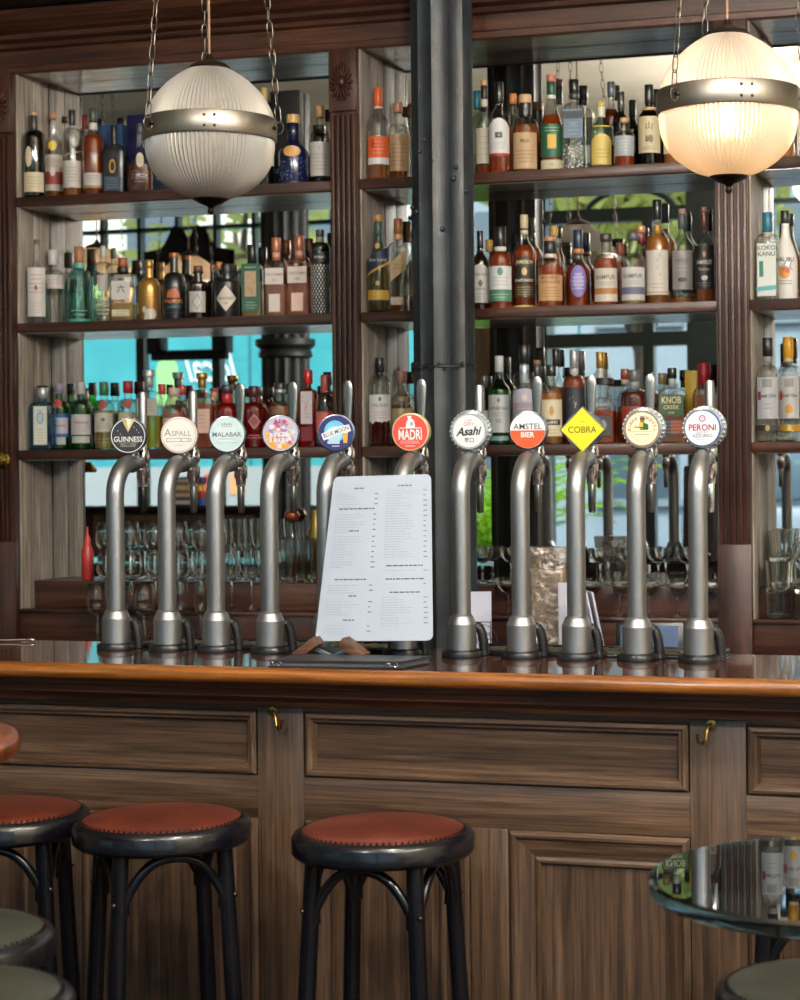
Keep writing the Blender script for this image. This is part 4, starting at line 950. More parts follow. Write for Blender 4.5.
def place_bottle(sh, x, top, w, shape, glass, liq, caps, labels, name, desc, row, rot):
    s, nk, nr, cv, dr, sup = SHAPES[shape]; zs = SH[sh]+.0006; sq = 1.05 if sup > 3 else 1.0
    W = w*mpp(x, 6.2)*.955; Y = MIRROR_Y-W/2*sq-.004; dx = 0; ok = False; Yq = Y
    for k in range(40):
        for q in range(12):
            Yq = Y-.012*q
            if Yq < YF+W/2*sq+.004: break
            p = at_y(x, top, Yq); X = p.x+dx
            bay = [(a[1]+.0098, b[0]-.0098) for a, b in zip(PIL, PIL[1:]) if a[1] < p.x < b[0]]
            if not bay: continue
            Xc = min(max(X, bay[0][0]+W/2*sq), bay[0][1]-W/2*sq)
            if abs(Xc-X) > .005+.004*k: continue
            X = Xc
            if all(math.hypot(e[0]-X, e[1]-Yq) >= e[2]+W/2*sq+.001 for e in PLACED[sh]): ok = True; break
        if ok: break
        dx = (k//2+1)*.003*(1 if k % 2 else -1)
    if not ok: print('CROWDED', desc)
    Y = Yq; p.x = X; H = p.z-zs; R = W/2; PLACED[sh].append((X, Y, R*sq))
    if rot is None: rot = toward_camera((p.x, Y))*(.85 if sup <= 3 else .35)+random.uniform(-.06, .06)
    t = thing(name, desc, 'bottle', (p.x, Y, zs), rot, ('bottles on the top shelf', 'bottles on the middle shelf', 'bottles on the lowest shelf')[sh])
    neck = nr*R if nr*R > .0105 else .0105
    def prof(sc=1., lo=0., hi=1.):
        o = [(R*.86*sc, 0.0), (R*.97*sc, .008), (R*sc, .022)]
        o.append((R*sc, s)); k = 8
        for i in range(1, k+1):
            u = i/k
            f = (.5+.5*math.cos(PI*u)) if cv == 's' else (math.sqrt(max(0, 1-u**2.4)) if i < k else 0)
            o.append((neck*sc+(R*sc-neck*sc)*f, s+(nk-s)*u))
        o.append((neck*.96*sc, .5*(nk+1))); o.append((neck*sc, .985)); o.append((neck*.9*sc, 1.0))
        return o
    def ringset(pts, m, mat):
        rr = []
        for r, z in pts:
            e = 2+(sup-2)*max(0, min(1, (r/R-.42)/.4)); d = dr+(1-dr)*(1-max(0, min(1, (r/R-.35)/.5)))
            rr.append([Vector((math.copysign(abs(math.cos(a))**(2/e), math.cos(a))*r, math.copysign(abs(math.sin(a))**(2/e), math.sin(a))*r*d, z*H)) for a in [2*PI*(j+.5)/28 for j in range(28)]])
        m.rings(rr, mat)
    m = MB()
    opaque = glass in OP
    mat = plain(OP[glass][0], OP[glass][1], .6 if glass == 'gold' else 0, .3) if opaque else thin_glass(GL[glass][0], GL[glass][1])
    ringset(prof(), m, mat); m.build('glass_body', t, sharp=50)
    if liq and not opaque:
        col, lev = liq; pts = [q for q in prof(.93) if q[1] < lev and q[1] > .004]
        allp = prof(.93); nxt = [q for q in allp if q[1] >= lev][0]; prv = pts[-1]; f = (lev-prv[1])/(nxt[1]-prv[1])
        pts = [(R*.86, .014)]+[q for q in pts if q[1] > .014]+[(prv[0]+(nxt[0]-prv[0])*f, lev)]
        m = MB(); ringset(pts, m, liquid_mat(col)); m.build('liquid', t, sharp=50)
    for c in caps:
        col, z0, z1 = c[:3]; rm = c[3] if len(c) > 3 else 1.12; met = c[4] if len(c) > 4 else 0
        m = MB(); r = neck*rm; m.lathe([(r*.96, z0*H), (r, z0*H+.001), (r, z1*H-.002), (r*.92, z1*H), (.0008, z1*H+.0004)], plain(col, .35, met, .2), seg=20, caps=False)
        m.build('cap' if c is caps[0] else 'neck_sleeve', t)
    if labels:
        m = MB(); mp = label_map(W, dr, sup, 0)
        lim = 1.15*R if sup <= 3 else R*.88
        for i, l in enumerate(labels):
            q = .0002+.00025*i; k = l[0]
            if k == '|': m.build('label', t, sharp=60); m = MB(); continue
            if k == 'r':      # rectangle: z0 z1 half-width col [x-centre]
                _, z0, z1, hwd, col = l[:5]; xc = (l[5] if len(l) > 5 else 0)*R; a = hwd*lim
                m.strip(mp, xc-a, xc+a, z0*H, z1*H, plain(col, .5), q, 12)
            elif k == 'b':    # all-round band
                _, z0, z1, col = l[:4]
                if sup <= 3:
                    m.strip(mp, -PI*R*.97, PI*R*.97, z0*H, z1*H, plain(col, .5), q, 30)
                else: m.strip(mp, -lim, lim, z0*H, z1*H, plain(col, .5), q, 4)
            elif k == 'o':    # oval: z r rz col xc
                _, zc, rx, rz_, col = l[:5]; xc = (l[5] if len(l) > 5 else 0)*R; rx *= R; rz_ *= H
                f = lambda x, rx=rx, rz_=rz_, xc=xc: rz_*math.sqrt(max(0, 1-((x-xc)/rx)**2))
                m.strip(mp, xc-rx, xc+rx, lambda x: zc*H-f(x), lambda x: zc*H+f(x), plain(col, .4), q, 14)
            elif k == 'd':
                _, zc, rx, rz_, col = l; rx *= R; f = lambda x, rx=rx, rz_=rz_: rz_*H*(1-abs(x)/rx)
                m.strip(mp, -rx, rx, lambda x: zc*H-f(x), lambda x: zc*H+f(x), plain(col, .5), q, 12)
            elif k == 'a':    # bell top rectangle
                _, z0, z1, hwd, rise, col = l; a = hwd*lim
                m.strip(mp, -a, a, z0*H, lambda x: z1*H+rise*H*math.cos(x/a*PI/2)**.8, plain(col, .5), q, 14)
            elif k == 'z':    # ragged lower edge
                _, z0, z1, hwd, col = l; a = hwd*lim; rn = [random.uniform(0, .06) for _ in range(13)]
                m.strip(mp, -a, a, lambda x: z0*H+rn[int(round((x/a+1)*6))]*H, z1*H, plain(col, .5), q, 12)
            elif k == 'g':    # slanting band
                _, zc, hh, sl, col = l; a = lim
                m.strip(mp, -a, a, lambda x: (zc-hh+sl*x/a)*H, lambda x: (zc+hh+sl*x/a)*H, plain(col, .5), q, 10)
            elif k == 't':    # lettering
                _, st, zc, size, col = l[:5]; mw = (l[5] if len(l) > 5 else 1.6)
                m.text(mp, st, 0, zc*H, size*W, plain(col, .5), q+.0002, .012, maxw=mw*R)
            elif k == 'l':    # small print lines
                _, z0, z1, n, hwd, col = l
                for u in range(n):
                    z = (z0+(z1-z0)*(u+.5)/n)*H; a = hwd*lim*random.uniform(.6, 1); m.strip(mp, -a, a, z-.0009, z+.0009, plain(col, .6), q, 6)
            elif k == 'f':    # flecked pattern
                _, z0, z1, col = l[:4]
                for u in range(46):
                    xx = random.uniform(-.95, .95)*lim; zz = random.uniform(z0, z1)*H; s_ = .0022
                    m.poly(mp, [(xx-s_, zz), (xx, zz-s_*1.4), (xx+s_, zz), (xx, zz+s_*1.4)], plain(col, .4), q+.00001*u)
            elif k == 'x':    # diamond lattice
                _, z0, z1, col = l
                nzz = 17; nxx = 8
                for a_ in range(nxx):
                    for b_ in range(nzz):
                        xx = (-1+2*(a_+.5*(b_ % 2)+.25)/nxx)*lim*1.1; zz = (z0+(z1-z0)*(b_+.5)/nzz)*H; s_ = lim/nxx*.62; h_ = (z1-z0)*H/nzz*.62
                        m.poly(mp, [(xx-s_, zz), (xx, zz-h_), (xx+s_, zz), (xx, zz+h_)], plain(col, .3), q)
            elif k == 'h':    # brush marks
                _, zc, rz_, col = l
                for u in range(7):
                    xx = random.uniform(-.45, .45)*R; zz = (zc+random.uniform(-rz_, rz_))*H; L_ = random.uniform(.12, .4)*R; an = random.choice((.3, 1.3, 2.2, .9)); th = .0011
                    dx, dz = math.cos(an)*L_, math.sin(an)*L_; m.poly(mp, [(xx-dx-th, zz-dz), (xx-dx+th, zz-dz+th), (xx+dx+th*.4, zz+dz), (xx+dx-th*.4, zz+dz+th)], plain(col, .6), q)
        m.build('lower_label' if ('|',) in labels else 'label', t, sharp=60)
    return t
CORK = '#c79a6a'; BK = '#17171a'; COP = '#a9603a'; GOLD = '#b8924e'; CRM = '#d9cbaa'; WH = '#dcdad6'; GRY = '#8d8f92'; SIL = '#b9bbbd'; DK = '#2a2624'
wb = 'whisky_bottle'; gb = 'gin_bottle'; vb = 'vodka_bottle'; rb = 'rum_bottle'; lb = 'liqueur_bottle'
# --- top shelf
B(0, 30, 113, 22, 'tall', 'dg', ('#5a4410', .62), [(CORK, .965, 1.0, 1.15), ('#2b2f2a', .76, .965)], [('r', .06, .29, .95, CRM), ('o', .47, .34, .12, CRM, -.45), ('l', .1, .25, 4, .6, '#a89a78')], wb, 'dark green whisky bottle with cream oval and square labels on the top shelf')
B(0, 52, 113, 22, 'std', 'c', (AM, .5), [('#b9805a', .93, 1.0, 1.1)], [('r', .12, .52, .95, '#c9bdb0'), ('r', .19, .33, .95, '#9c4030'), ('o', .33, .25, .05, '#d8d0c0'), ('o', .62, .4, .055, '#e8c83a'), ('l', .38, .48, 4, .7, '#8a7a70')], wb, 'whisky bottle with a yellow neck sticker and a white and red label')
B(0, 72, 110, 20, 'tall', 'c', (AM, .16), [(BK, .83, 1.0, 1.15)], [('r', .12, .42, .97, '#c9c3bb'), ('l', .18, .36, 5, .7, '#9a8a80'), ('g', .5, .006, .03, '#a08a80')], wb, 'nearly empty clear whisky bottle with black capsule and pale low label')
B(0, 93, 109, 22, 'ball', 'c', (AMR, .7), [('#4a5550', .86, 1.0, 1.12), ('#d8d0c8', .76, .84)], [('r', .13, .27, .97, '#cfcac4'), ('r', .1, .13, .97, '#b08a50'), ('l', .16, .25, 3, .7, '#9a8a80'), ('g', .48, .005, .05, '#3a2a40')], wb, 'dark red-amber whisky bottle with a narrow white band label')
B(0, 85, 115, 16, 'ball', 'c', (AMD, .7), [('#8f2a24', .84, 1.0)], [], wb, 'red-capsuled whisky bottle half hidden behind the dark red-amber one', 1)
B(0, 114, 126, 24, 'flat', 'blk', None, [('#141416', .8, 1.0, 1.1)], [('o', .42, .3, .1, '#b08d3a'), ('o', .42, .19, .065, '#1a1a1c'), ('r', .08, .28, .8, '#3a4a5a'), ('l', .1, .26, 4, .6, '#7a8a9a')], wb, 'flat black whisky bottle with a round gold emblem')
B(0, 140, 124, 27, 'dimple', 'c', (DKR, .42), [('#4a4a55', .86, 1.0, 1.15)], [('o', .48, .3, .1, '#b8a890'), ('l', .15, .35, 4, .6, '#8a6a60')], wb, 'wide-bellied clear decanter bottle of reddish spirit beside the navy box')
B(0, 264, 88, 21, 'tall', 'c', ('#2a2a30', .3), [('#c0a868', .86, 1.0, 1.2), ('#8a8578', .78, .86)], [('r', .22, .5, .97, '#d6d2cc'), ('l', .28, .44, 4, .6, '#9a948c')], wb, 'gold-capped bottle with white label, behind the unlit pendant')
B(0, 293, 115, 31, 'fat', 'navy', None, [('#d0a86a', .88, 1.0, 1.25), ('#0e1230', .66, .88, 1.15)], [('o', .47, .62, .075, '#c8924a'), ('f', .08, .38, '#5a6aa8'), ('b', .02, .05, '#0a0e28')], wb, 'squat navy ceramic flagon with a gold crest collar')
B(0, 320, 106, 23, 'bell', 'c', ('#4a1f12', .1), [(CORK, .86, 1.0, 1.15)], [('r', .14, .55, .98, '#d9d2cc'), ('t', 'RESERVE' if False else 'III', .48, .12, '#9a8a88'), ('l', .2, .42, 5, .7, '#a8988e')], wb, 'almost empty corked bottle with large white label beside the navy flagon')
B(0, 374, 88, 23, 'std', 'c', (AM, .44), [('#e2602a', .79, 1.0, 1.2), ('#e8e4dc', .77, .79, 1.25)], [('r', .16, .46, .98, '#e0622e'), ('r', .16, .23, .98, '#dfe0e0'), ('o', .38, .2, .05, '#b8401c', -.5), ('l', .26, .42, 4, .6, '#f0a880')], wb, 'whisky bottle with orange capsule and orange label')
B(0, 398, 103, 24, 'ball', 'c', (AMD, .6), [('#c9946a', .88, 1.0, 1.2)], [('r', .15, .6, .97, '#c9a880'), ('l', .2, .5, 6, .7, '#8a6a4a'), ('o', .54, .2, .04, '#8a6a50')], wb, 'amber bottle with a tall tan label, beside the iron column on the top shelf')
B(0, 477, 91, 16, 'std', 'lg', (STR, .3), [('#1f7a8a', .8, 1.0, 1.2)], [], wb, 'pale green bottle with a teal cap, next to the iron column', 1)
B(0, 484, 80, 19, 'std', 'c', (AMR, .12), [(CORK, .94, 1.0, 1.1), ('#23201e', .8, .94), ('#d8d0c0', .72, .8)], [('r', .14, .5, .9, '#c9c0ae'), ('l', .2, .44, 4, .6, '#a8a090')], wb, 'slim bottle with cream label and dark neck, in front of the teal-capped bottle')
B(0, 499, 82, 23, 'std', 'c', (AMR, .2), [(BK, .78, 1.0, 1.2)], [('a', .22, .5, .96, .1, '#d4d3d2'), ('r', .2, .23, .96, '#a83a34'), ('r', .39, .45, .28, '#1a1a1c'), ('t', '15', .42, .14, '#e0e0e0'), ('l', .27, .35, 3, .6, '#a8a8a8')], wb, 'black-capped bottle with a white arched label and small black plate')
B(0, 513, 94, 15, 'std', 'c', (AM, .6), [('#d07a3a', .88, 1.0, 1.15)], [], wb, 'orange-capped bottle behind the pale-corked round one on the top shelf', 1)
B(0, 525, 95, 27, 'squat', 'c', (AMD, .62), [('#d9b08a', .9, 1.0, 1.2), ('#1c1a18', .74, .9, 1.25)], [('r', .08, .52, .96, '#c0a079'), ('l', .14, .32, 4, .7, '#7a5a3a'), ('t', 'Malt', .42, .2, '#6a4a30')], wb, 'round-shouldered amber bottle with a big tan label and pale cork')
B(0, 551, 75, 25, 'slope', 'c', (AMR, .6), [('#c97a64', .93, 1.0, 1.25), ('#1f4a38', .8, .93, 1.2), ('#d8d8d0', .76, .8, 1.2)], [('r', .18, .5, .97, '#1f5a3e'), ('r', .06, .15, .97, '#c9bfa0'), ('r', .26, .4, .32, '#d8b04a'), ('l', .42, .48, 2, .7, '#a8c8a8'), ('t', '10', .105, .14, '#5a4a30')], wb, 'tall bottle with green neck and green label with a yellow square')
B(0, 574, 80, 24, 'sq', 'c', (WAT, .4), [(BK, .86, 1.0, 1.3), ('#3a3a3e', .8, .86, 1.3)], [('r', .38, .68, .95, '#6f8496'), ('r', .58, .66, .95, '#3a4650'), ('t', 'ISLAND' if False else '—', .52, .2, '#c9d2d8'), ('l', .4, .56, 4, .7, '#a9b8c4'), ('f', .05, .34, '#c9ccd0')], wb, 'square clear bottle with a steel-blue label and black stopper')
B(0, 601, 102, 23, 'std', 'lg', (STR, .5), [('#c9b45a', .93, 1.0, 1.15), ('#d6d2b8', .78, .93, 1.1)], [('a', .08, .42, .93, .1, '#d9c06a'), ('r', .62, .64, .7, '#c8b048'), ('l', .16, .32, 3, .6, '#a08a3a')], wb, 'bottle with a yellow arched label and pale cap on the top shelf')
B(0, 611, 82, 19, 'std', 'c', (DKR, .7), [('#4e5054', .84, 1.0, 1.25)], [('r', .3, .5, .8, '#8a8a88')], wb, 'slate-capped dark bottle rising behind the yellow label', 1)
B(0, 624, 118, 22, 'ball', 'c', (AMR, .26), [('#c89a70', .9, 1.0, 1.1)], [('r', .22, .62, .9, '#9fa6ac'), ('l', .3, .54, 4, .6, '#d0d4d8')], wb, 'small bottle with a grey-blue label and red-amber spirit low inside')
B(0, 621, 92, 17, 'std', 'dg', ('#5a3a14', .6), [('#2f3430', .78, 1.0, 1.15)], [], wb, 'dark bottle standing behind the small grey-blue-labelled one', 1)
B(0, 649, 85, 25, 'std', 'dg', ('#4a3a12', .68), [('#20221e', .78, 1.0, 1.15), ('#c9a468', .7, .735, 1.9)], [('r', .2, .62, .95, '#cdbd98'), ('t', '山', .51, .34, '#2a2420'), ('t', '崎', .36, .34, '#2a2420'), ('l', .23, .28, 2, .6, '#8a7a60')], wb, 'dark whisky bottle with cream label bearing two large brushed characters')
B(0, 673, 92, 22, 'std', 'c', (AM, .2), [(CORK, .86, 1.0)], [('r', .2, .5, .93, '#cfb8a0'), ('l', .28, .44, 3, .6, '#8a6a50')], wb, 'bottle with pale label low in amber, seen beside the lit pendant globe')
B(0, 783, 88, 24, 'std', 'c', (AM, .6), [('#b07a4a', .84, 1.0)], [('r', .3, .6, .93, '#d0b088'), ('l', .36, .54, 3, .6, '#8a6a50')], wb, 'amber bottle with a tan label, alone on the top shelf beyond the lit pendant')
# boxes on the top shelf
def carton(x, y0, y1, w, col, desc, d=.05, Y=6.243, extra=None):
    p = at_y(x, y0, Y); W = w*mpp(x, Y)
    m = MB(); m.box((-W/2, -d/2, 0), (W/2, d/2, p.z-SH[extra or 0]), plain(col, .45), .002)
    m.strip(planemap((0, -d/2-.0004, 0), (1, 0, 0), (0, 0, 1)), -W*.3, W*.3, .06, .075, plain('#6f7a92', .5), 0, 1)
    for u in (-.4, -.2, 0, .2, .4): PLACED[extra or 0].append((p.x+u*W, Y, d/2+.002))
    o = m.build('gift_carton', None, (p.x, Y, SH[extra or 0]+.0006)); tag(o, desc, 'box', 'gift cartons on the shelves'); return o
carton(113, 126, 190, 27, '#27466e', 'blue gift carton behind the black flat bottle')
carton(141, 116, 190, 24, '#1a1c48', 'navy gift carton behind the wide-bellied decanter bottle')
carton(165, 150, 190, 20, '#1d2c3c', 'dark teal gift carton behind the pendant, next to the navy one')
carton(287, 92, 178, 30, '#141517', 'tall black gift carton behind the navy flagon')
# --- middle shelf
B(1, 33, 240, 21, 'slope', 'c', (WAT, .5), [('#5a5a5c', .95, 1.0, .9)], [('r', .08, .66, .85, '#d6cfcb'), ('l', .34, .6, 5, .7, '#b06a64'), ('l', .1, .26, 4, .6, '#c0a8a0'), ('o', .42, .16, .03, '#a83a3a')], vb, 'tapering clear bottle with a pink-printed label, first on the middle shelf')
B(1, 53, 250, 23, 'ball', 'c', (WAT, .45), [('#c9c6c4', .8, 1.0, 1.25)], [('r', .48, .66, .97, '#cfc6c4'), ('l', .52, .62, 2, .6, '#a89a98')], vb, 'clear bottle with white cap and a pale band on its shoulder')
B(1, 79, 247, 24, 'squat', 'teal', (WAT, .2), [('#a8704e', .78, 1.0, 1.1), ('#5fb0a4', .72, .79, 1.3)], [('b', .015, .07, '#2fa898'), ('l', .1, .2, 2, .7, '#b9e8e0')], gb, 'teal-tinted bottle with copper neck on the middle shelf')
B(1, 103, 246, 20, 'tall', 'c', (WAT, .6), [('#c9cccc', .86, 1.0, .95)], [('r', .42, .62, .5, '#b8b4b0'), ('l', .1, .36, 5, .6, '#c9c6c0')], vb, 'slim all-clear bottle with glass stopper, beside the square brush-lettered one')
B(1, 123, 258, 26, 'roku', 'c', (STR, .3), [('#9a5232', .86, 1.0, 1.1), ('#1c1a1a', .76, .86, 1.25)], [('r', .36, .64, .86, '#d8d5cf'), ('t', '六', .52, .34, '#1c1c1e'), ('|',), ('r', .1, .2, .8, '#cfc8ae'), ('l', .1, .2, 2, .6, '#a89f80')], gb, 'square-faceted clear bottle with one brushed character on white')
B(1, 149, 260, 23, 'bell', 'gold', None, [('#a8824a', .86, 1.0, 1.1, .5)], [('o', .13, .55, .09, '#cfc8bc', .15), ('o', .2, .2, .05, '#cfc8bc', -.42), ('o', .07, .12, .07, '#cfc8bc', -.3), ('l', .4, .5, 2, .5, '#d8b070')], gb, 'gold bottle with a white elephant printed low on it')
B(1, 174, 253, 25, 'bell', 'blk', None, [('#b06a44', .93, 1.0, 1.15, .5)], [('o', .34, .6, .13, '#c0622c'), ('o', .26, .4, .07, '#17171a'), ('r', .2, .34, .9, '#17171a'), ('t', 'PALMERS', .29, .22, '#d07a3a'), ('t', 'LONDON', .2, .12, '#4a8aa8'), ('b', .12, .125, '#5a5a5a'), ('b', .44, .445, '#5a5a5a')], gb, 'matt black bottle with copper cap and orange arch emblem')
B(1, 198, 266, 22, 'apoth', 'brown', None, [('#6a4a38', .9, 1.0, 1.15), ('#2a1710', .86, .9, 1.35)], [('r', .14, .52, .72, '#b9b4b0'), ('d', .33, .5, .15, '#8f8b8a'), ('d', .33, .38, .115, '#c4c0bc'), ('l', .6, .66, 1, .4, '#8a6a5a')], gb, 'brown apothecary bottle with cork and grey stamp-like label')
B(1, 213, 265, 13, 'apoth', 'brown', None, [('#7a5a40', .9, 1.0, 1.15)], [], gb, 'narrow brown corked bottle between the apothecary and diamond-label bottles', 1)
B(1, 227, 264, 26, 'apoth', 'blk', None, [('#1b1b1d', .82, 1.0, 1.15)], [('d', .36, .86, .24, '#cfc6b8'), ('t', "HENDRICK'S", .36, .13, '#6a625a', 1.3), ('t', 'GIN', .27, .1, '#6a625a')], gb, 'black ribbed apothecary bottle with a pale diamond label')
B(1, 219, 262, 14, 'std', 'amb', None, [('#b0703a', .86, 1.0)], [], gb, 'orange-capped bottle peeping behind the diamond-label bottle', 1)
B(1, 252, 245, 23, 'sq', 'c', (STR, .5), [('#17191a', .76, 1.0, 1.25)], [('r', .1, .74, .95, '#2f5a48'), ('r', .3, .64, .6, '#b8a080'), ('h', .46, .12, '#a84a3a'), ('l', .13, .24, 3, .7, '#a8c8b0'), ('l', .66, .72, 1, .7, '#c9d8c0')], gb, 'square clear bottle with black cap and green picture label')
B(1, 276, 238, 23, 'sq', 'pink', ('#f6dccb', .42), [('#b8785e', .82, 1.0, 1.25, .4), ('#cf9a84', .72, .82, 1.1)], [('r', .42, .62, .98, '#d9cfca'), ('t', 'SALCOMBE', .54, .16, '#8a7a74'), ('t', 'GIN', .47, .13, '#8a7a74'), ('|',), ('r', .08, .3, .6, '#dcd2cc')], gb, 'square rose-tinted bottle with copper cap, nearer the green picture label')
B(1, 299, 236, 24, 'sq', 'pink', ('#f4cdb8', .5), [('#b8785e', .82, 1.0, 1.25, .4), ('#cf9a84', .72, .82, 1.1)], [('r', .42, .62, .98, '#d9cac2'), ('t', 'SALCOMBE', .54, .16, '#8a7a74'), ('t', 'ROSE' if False else 'GIN', .47, .13, '#8a7a74'), ('|',), ('r', .08, .3, .6, '#e6c4b4')], gb, 'square rose-tinted bottle with copper cap, nearer the lattice-patterned bottle')
B(1, 320, 230, 21, 'cyl', 'smoke', None, [('#4a4440', .92, 1.0, 1.2), ('#8a8680', .86, .92, 1.1)], [('x', .04, .6, '#c9c6c2'), ('r', .62, .74, .8, '#26262a'), ('t', 'BOBBYS', .68, .16, '#d0ccc8')], gb, 'dark cylindrical bottle covered in a silver lattice pattern')
B(1, 374, 215, 24, 'slope', 'lg', ('#b8862a', .5), [('#b98a4a', .93, 1.0, 1.15), ('#3a5a50', .78, .93, 1.05)], [('g', .53, .075, .07, '#1d2a4a'), ('g', .44, .012, .07, '#c8a04a'), ('r', .12, .22, .9, '#c09a3e'), ('t', 'Blue Label', .53, .2, '#c8b890'), ('o', .29, .18, .025, '#d8b04a'), ('o', .67, .2, .03, '#c8a04a')], wb, 'blue-green square-shouldered bottle with a slanted navy label')
B(1, 398, 219, 22, 'sq', 'c', (AMD, .2), [('#a8683c', .84, 1.0, 1.25), ('#d0a878', .78, .84, 1.2)], [('g', .5, .1, .08, '#d0b48a'), ('l', .46, .54, 2, .5, '#8a6a40'), ('r', .1, .18, .7, '#d8cdb8')], wb, 'clear square bottle with a slanted tan label and copper cap')
B(1, 480, 231, 19, 'std', 'brown', None, [('#151515', .78, 1.0, 1.05)], [('a', .1, .5, .95, .08, '#b9b9b4'), ('t', 'TEELING', .45, .2, '#4a4c4a'), ('d', .34, .3, .05, '#5a5c5a'), ('t', 'WHISKEY', .27, .14, '#5a5c5a'), ('l', .13, .22, 3, .6, '#8a8c88')], wb, 'black bottle with a grey bell-shaped label, beside the iron column')
B(1, 489, 240, 13, 'std', 'c', (AM, .6), [('#c89a4a', .84, 1.0, 1.2)], [], wb, 'gold-capped bottle between the black bottle and the green-leaf label', 1)
B(1, 500, 227, 25, 'squat', 'c', (AMR, .68), [(BK, .76, 1.0, 1.25), ('#cfcac4', .7, .76, 1.3)], [('r', .24, .52, .98, '#d0d2d2'), ('r', .1, .235, .98, '#4f7f68'), ('o', .455, .24, .05, '#2a7a62'), ('l', .28, .4, 3, .7, '#9aa4a0'), ('l', .13, .2, 2, .7, '#a8c8b4')], wb, 'red-amber bottle with a green leaf on a white label')
B(1, 524, 215, 24, 'std', 'c', (AMR, .68), [('#c8b894', .86, 1.0, 1.1), ('#d0c4a0', .8, .84, 1.05)], [('a', .28, .5, .97, .06, '#1d1c1a'), ('t', 'JAMESON', .495, .22, '#d8c890'), ('o', .4, .24, .04, '#c9a468'), ('t', 'BLACK BARREL', .31, .16, '#d8d0b0', 1.7), ('r', .13, .27, .85, '#3a3024'), ('l', .15, .25, 4, .7, '#b8985a'), ('b', .02, .05, '#c8b050')], wb, 'tall amber bottle with black label and pale screw neck on the middle shelf')
B(1, 550, 237, 27, 'squat', 'c', (AMR, .6), [('#b98a70', .94, 1.0, 1.2), ('#23282a', .76, .94, 1.2), ('#d0c8b8', .7, .76, 1.25)], [('r', .1, .46, .97, '#c09668'), ('t', 'MONKEY', .42, .18, '#6a4a2a'), ('t', 'SHOULDER', .36, .16, '#6a4a2a'), ('l', .14, .3, 4, .7, '#8a6238')], wb, 'squat amber bottle with black neck and large tan label')
B(1, 554, 226, 14, 'std', 'c', (AM, .7), [('#b8964a', .88, 1.0, 1.2)], [], wb, 'gold-stoppered bottle behind the squat tan-labelled one', 1)
B(1, 578, 230, 26, 'fat', 'c', (AMR, .55), [('#1f2f4a', .76, 1.0, 1.1), ('#b97a4a', .7, .76, 1.3)], [('o', .34, .7, .2, '#7a70b0'), ('o', .34, .45, .1, '#a89ad0'), ('l', .22, .46, 5, .45, '#d8d0e8')], wb, 'rounded bottle with dark blue cap and purple oval label')
B(1, 606, 234, 26, 'squat', 'c', (AMR, .66), [('#33302e', .9, 1.0, 1.25)], [('r', .07, .52, .97, '#cfc6ba'), ('r', .17, .25, .97, '#b07a40'), ('t', 'RAMPUR', .4, .24, '#4a4a50'), ('l', .28, .34, 2, .6, '#9a8a80')], wb, 'amber bottle with white label and copper stripe')
B(1, 620, 243, 13, 'std', 'c', (AMD, .7), [('#8a4a30', .82, 1.0, 1.3)], [], wb, 'brown-capped bottle between the copper-striped and purple-striped labels', 1)
B(1, 633, 233, 26, 'squat', 'c', (STR, .1), [('#5a5a60', .9, 1.0, 1.25)], [('r', .07, .52, .97, '#c6c4c2'), ('r', .15, .25, .97, '#6e6c88'), ('t', 'RAMPUR', .4, .24, '#6a6a72'), ('l', .28, .34, 2, .6, '#9a9aa0')], wb, 'nearly empty clear bottle with white label and purple-grey stripe')
B(1, 641, 226, 15, 'std', 'c', (AMD, .6), [('#c08a5a', .92, 1.0, 1.3), ('#6a1c1a', .78, .92, 1.15)], [], wb, 'corked bottle with dark red neck behind the purple-striped label', 1)
B(1, 657, 200, 25, 'std', 'c', (AM, .66), [('#17171a', .82, 1.0, 1.15), ('#c98a2a', .68, .76, 1.02)], [('r', .1, .52, .96, '#cfc8be'), ('h', .4, .1, '#3a3430'), ('b', .12, .13, '#b8924e'), ('l', .15, .22, 2, .6, '#a09488')], wb, 'tallest amber bottle on the middle shelf, with black cap and brushed script')
B(1, 682, 209, 24, 'std', 'c', (AM, .08), [('#b08a80', .95, 1.0, 1.0), ('#55585a', .8, .95, 1.15)], [('r', .16, .56, .9, '#8c8884'), ('t', 'AMRUT', .46, .22, '#6a6866'), ('o', .26, .4, .025, '#2a2828'), ('l', .34, .42, 2, .6, '#b0aca8')], wb, 'clear bottle with grey label and grey cap near the fluted pilaster')
B(1, 704, 207, 22, 'std', 'c', (AMD, .3), [('#a8705a', .95, 1.0, 1.0), ('#5a3428', .78, .95, 1.15)], [('r', .16, .6, .95, '#1f1c1b'), ('o', .51, .16, .03, '#b06a3a'), ('t', 'AMRUT', .43, .28, '#d6d0c8'), ('t', 'Fusion', .36, .2, '#c0b0a0'), ('o', .27, .3, .025, '#cfcac4'), ('l', .18, .23, 2, .6, '#8a8480')], wb, 'bottle with a black label and brown capsule right against the fluted pilaster')
B(1, 759, 213, 24, 'sq', 'c', (WAT, .7), [('#1f6a80', .78, 1.0, 1.3), ('#c8bca8', .72, .77, 1.1)], [('r', .04, .64, .92, '#cfd2cc'), ('t', 'KOKO', .59, .27, '#2a3a3a'), ('t', 'KANU', .52, .27, '#2a3a3a'), ('r', .26, .44, .2, '#1f7a68', -.45), ('g', .13, .025, .01, '#5aa8b0')], rb, 'square clear bottle with teal cap and green geometric label')
B(1, 785, 211, 26, 'slope', 'white', None, [('#26262a', .86, 1.0, 1.15), ('#e6e3de', .8, .86, 1.0)], [('t', 'MALIBU', .46, .24, '#2a3a5a', 1.5), ('o', .32, .42, .07, '#e0933a'), ('o', .34, .2, .03, '#c84a5a', .2), ('h', .4, .03, '#2a4a3a'), ('l', .18, .24, 2, .5, '#4a5a7a')], rb, 'opaque white bottle with a sunset and palm picture')
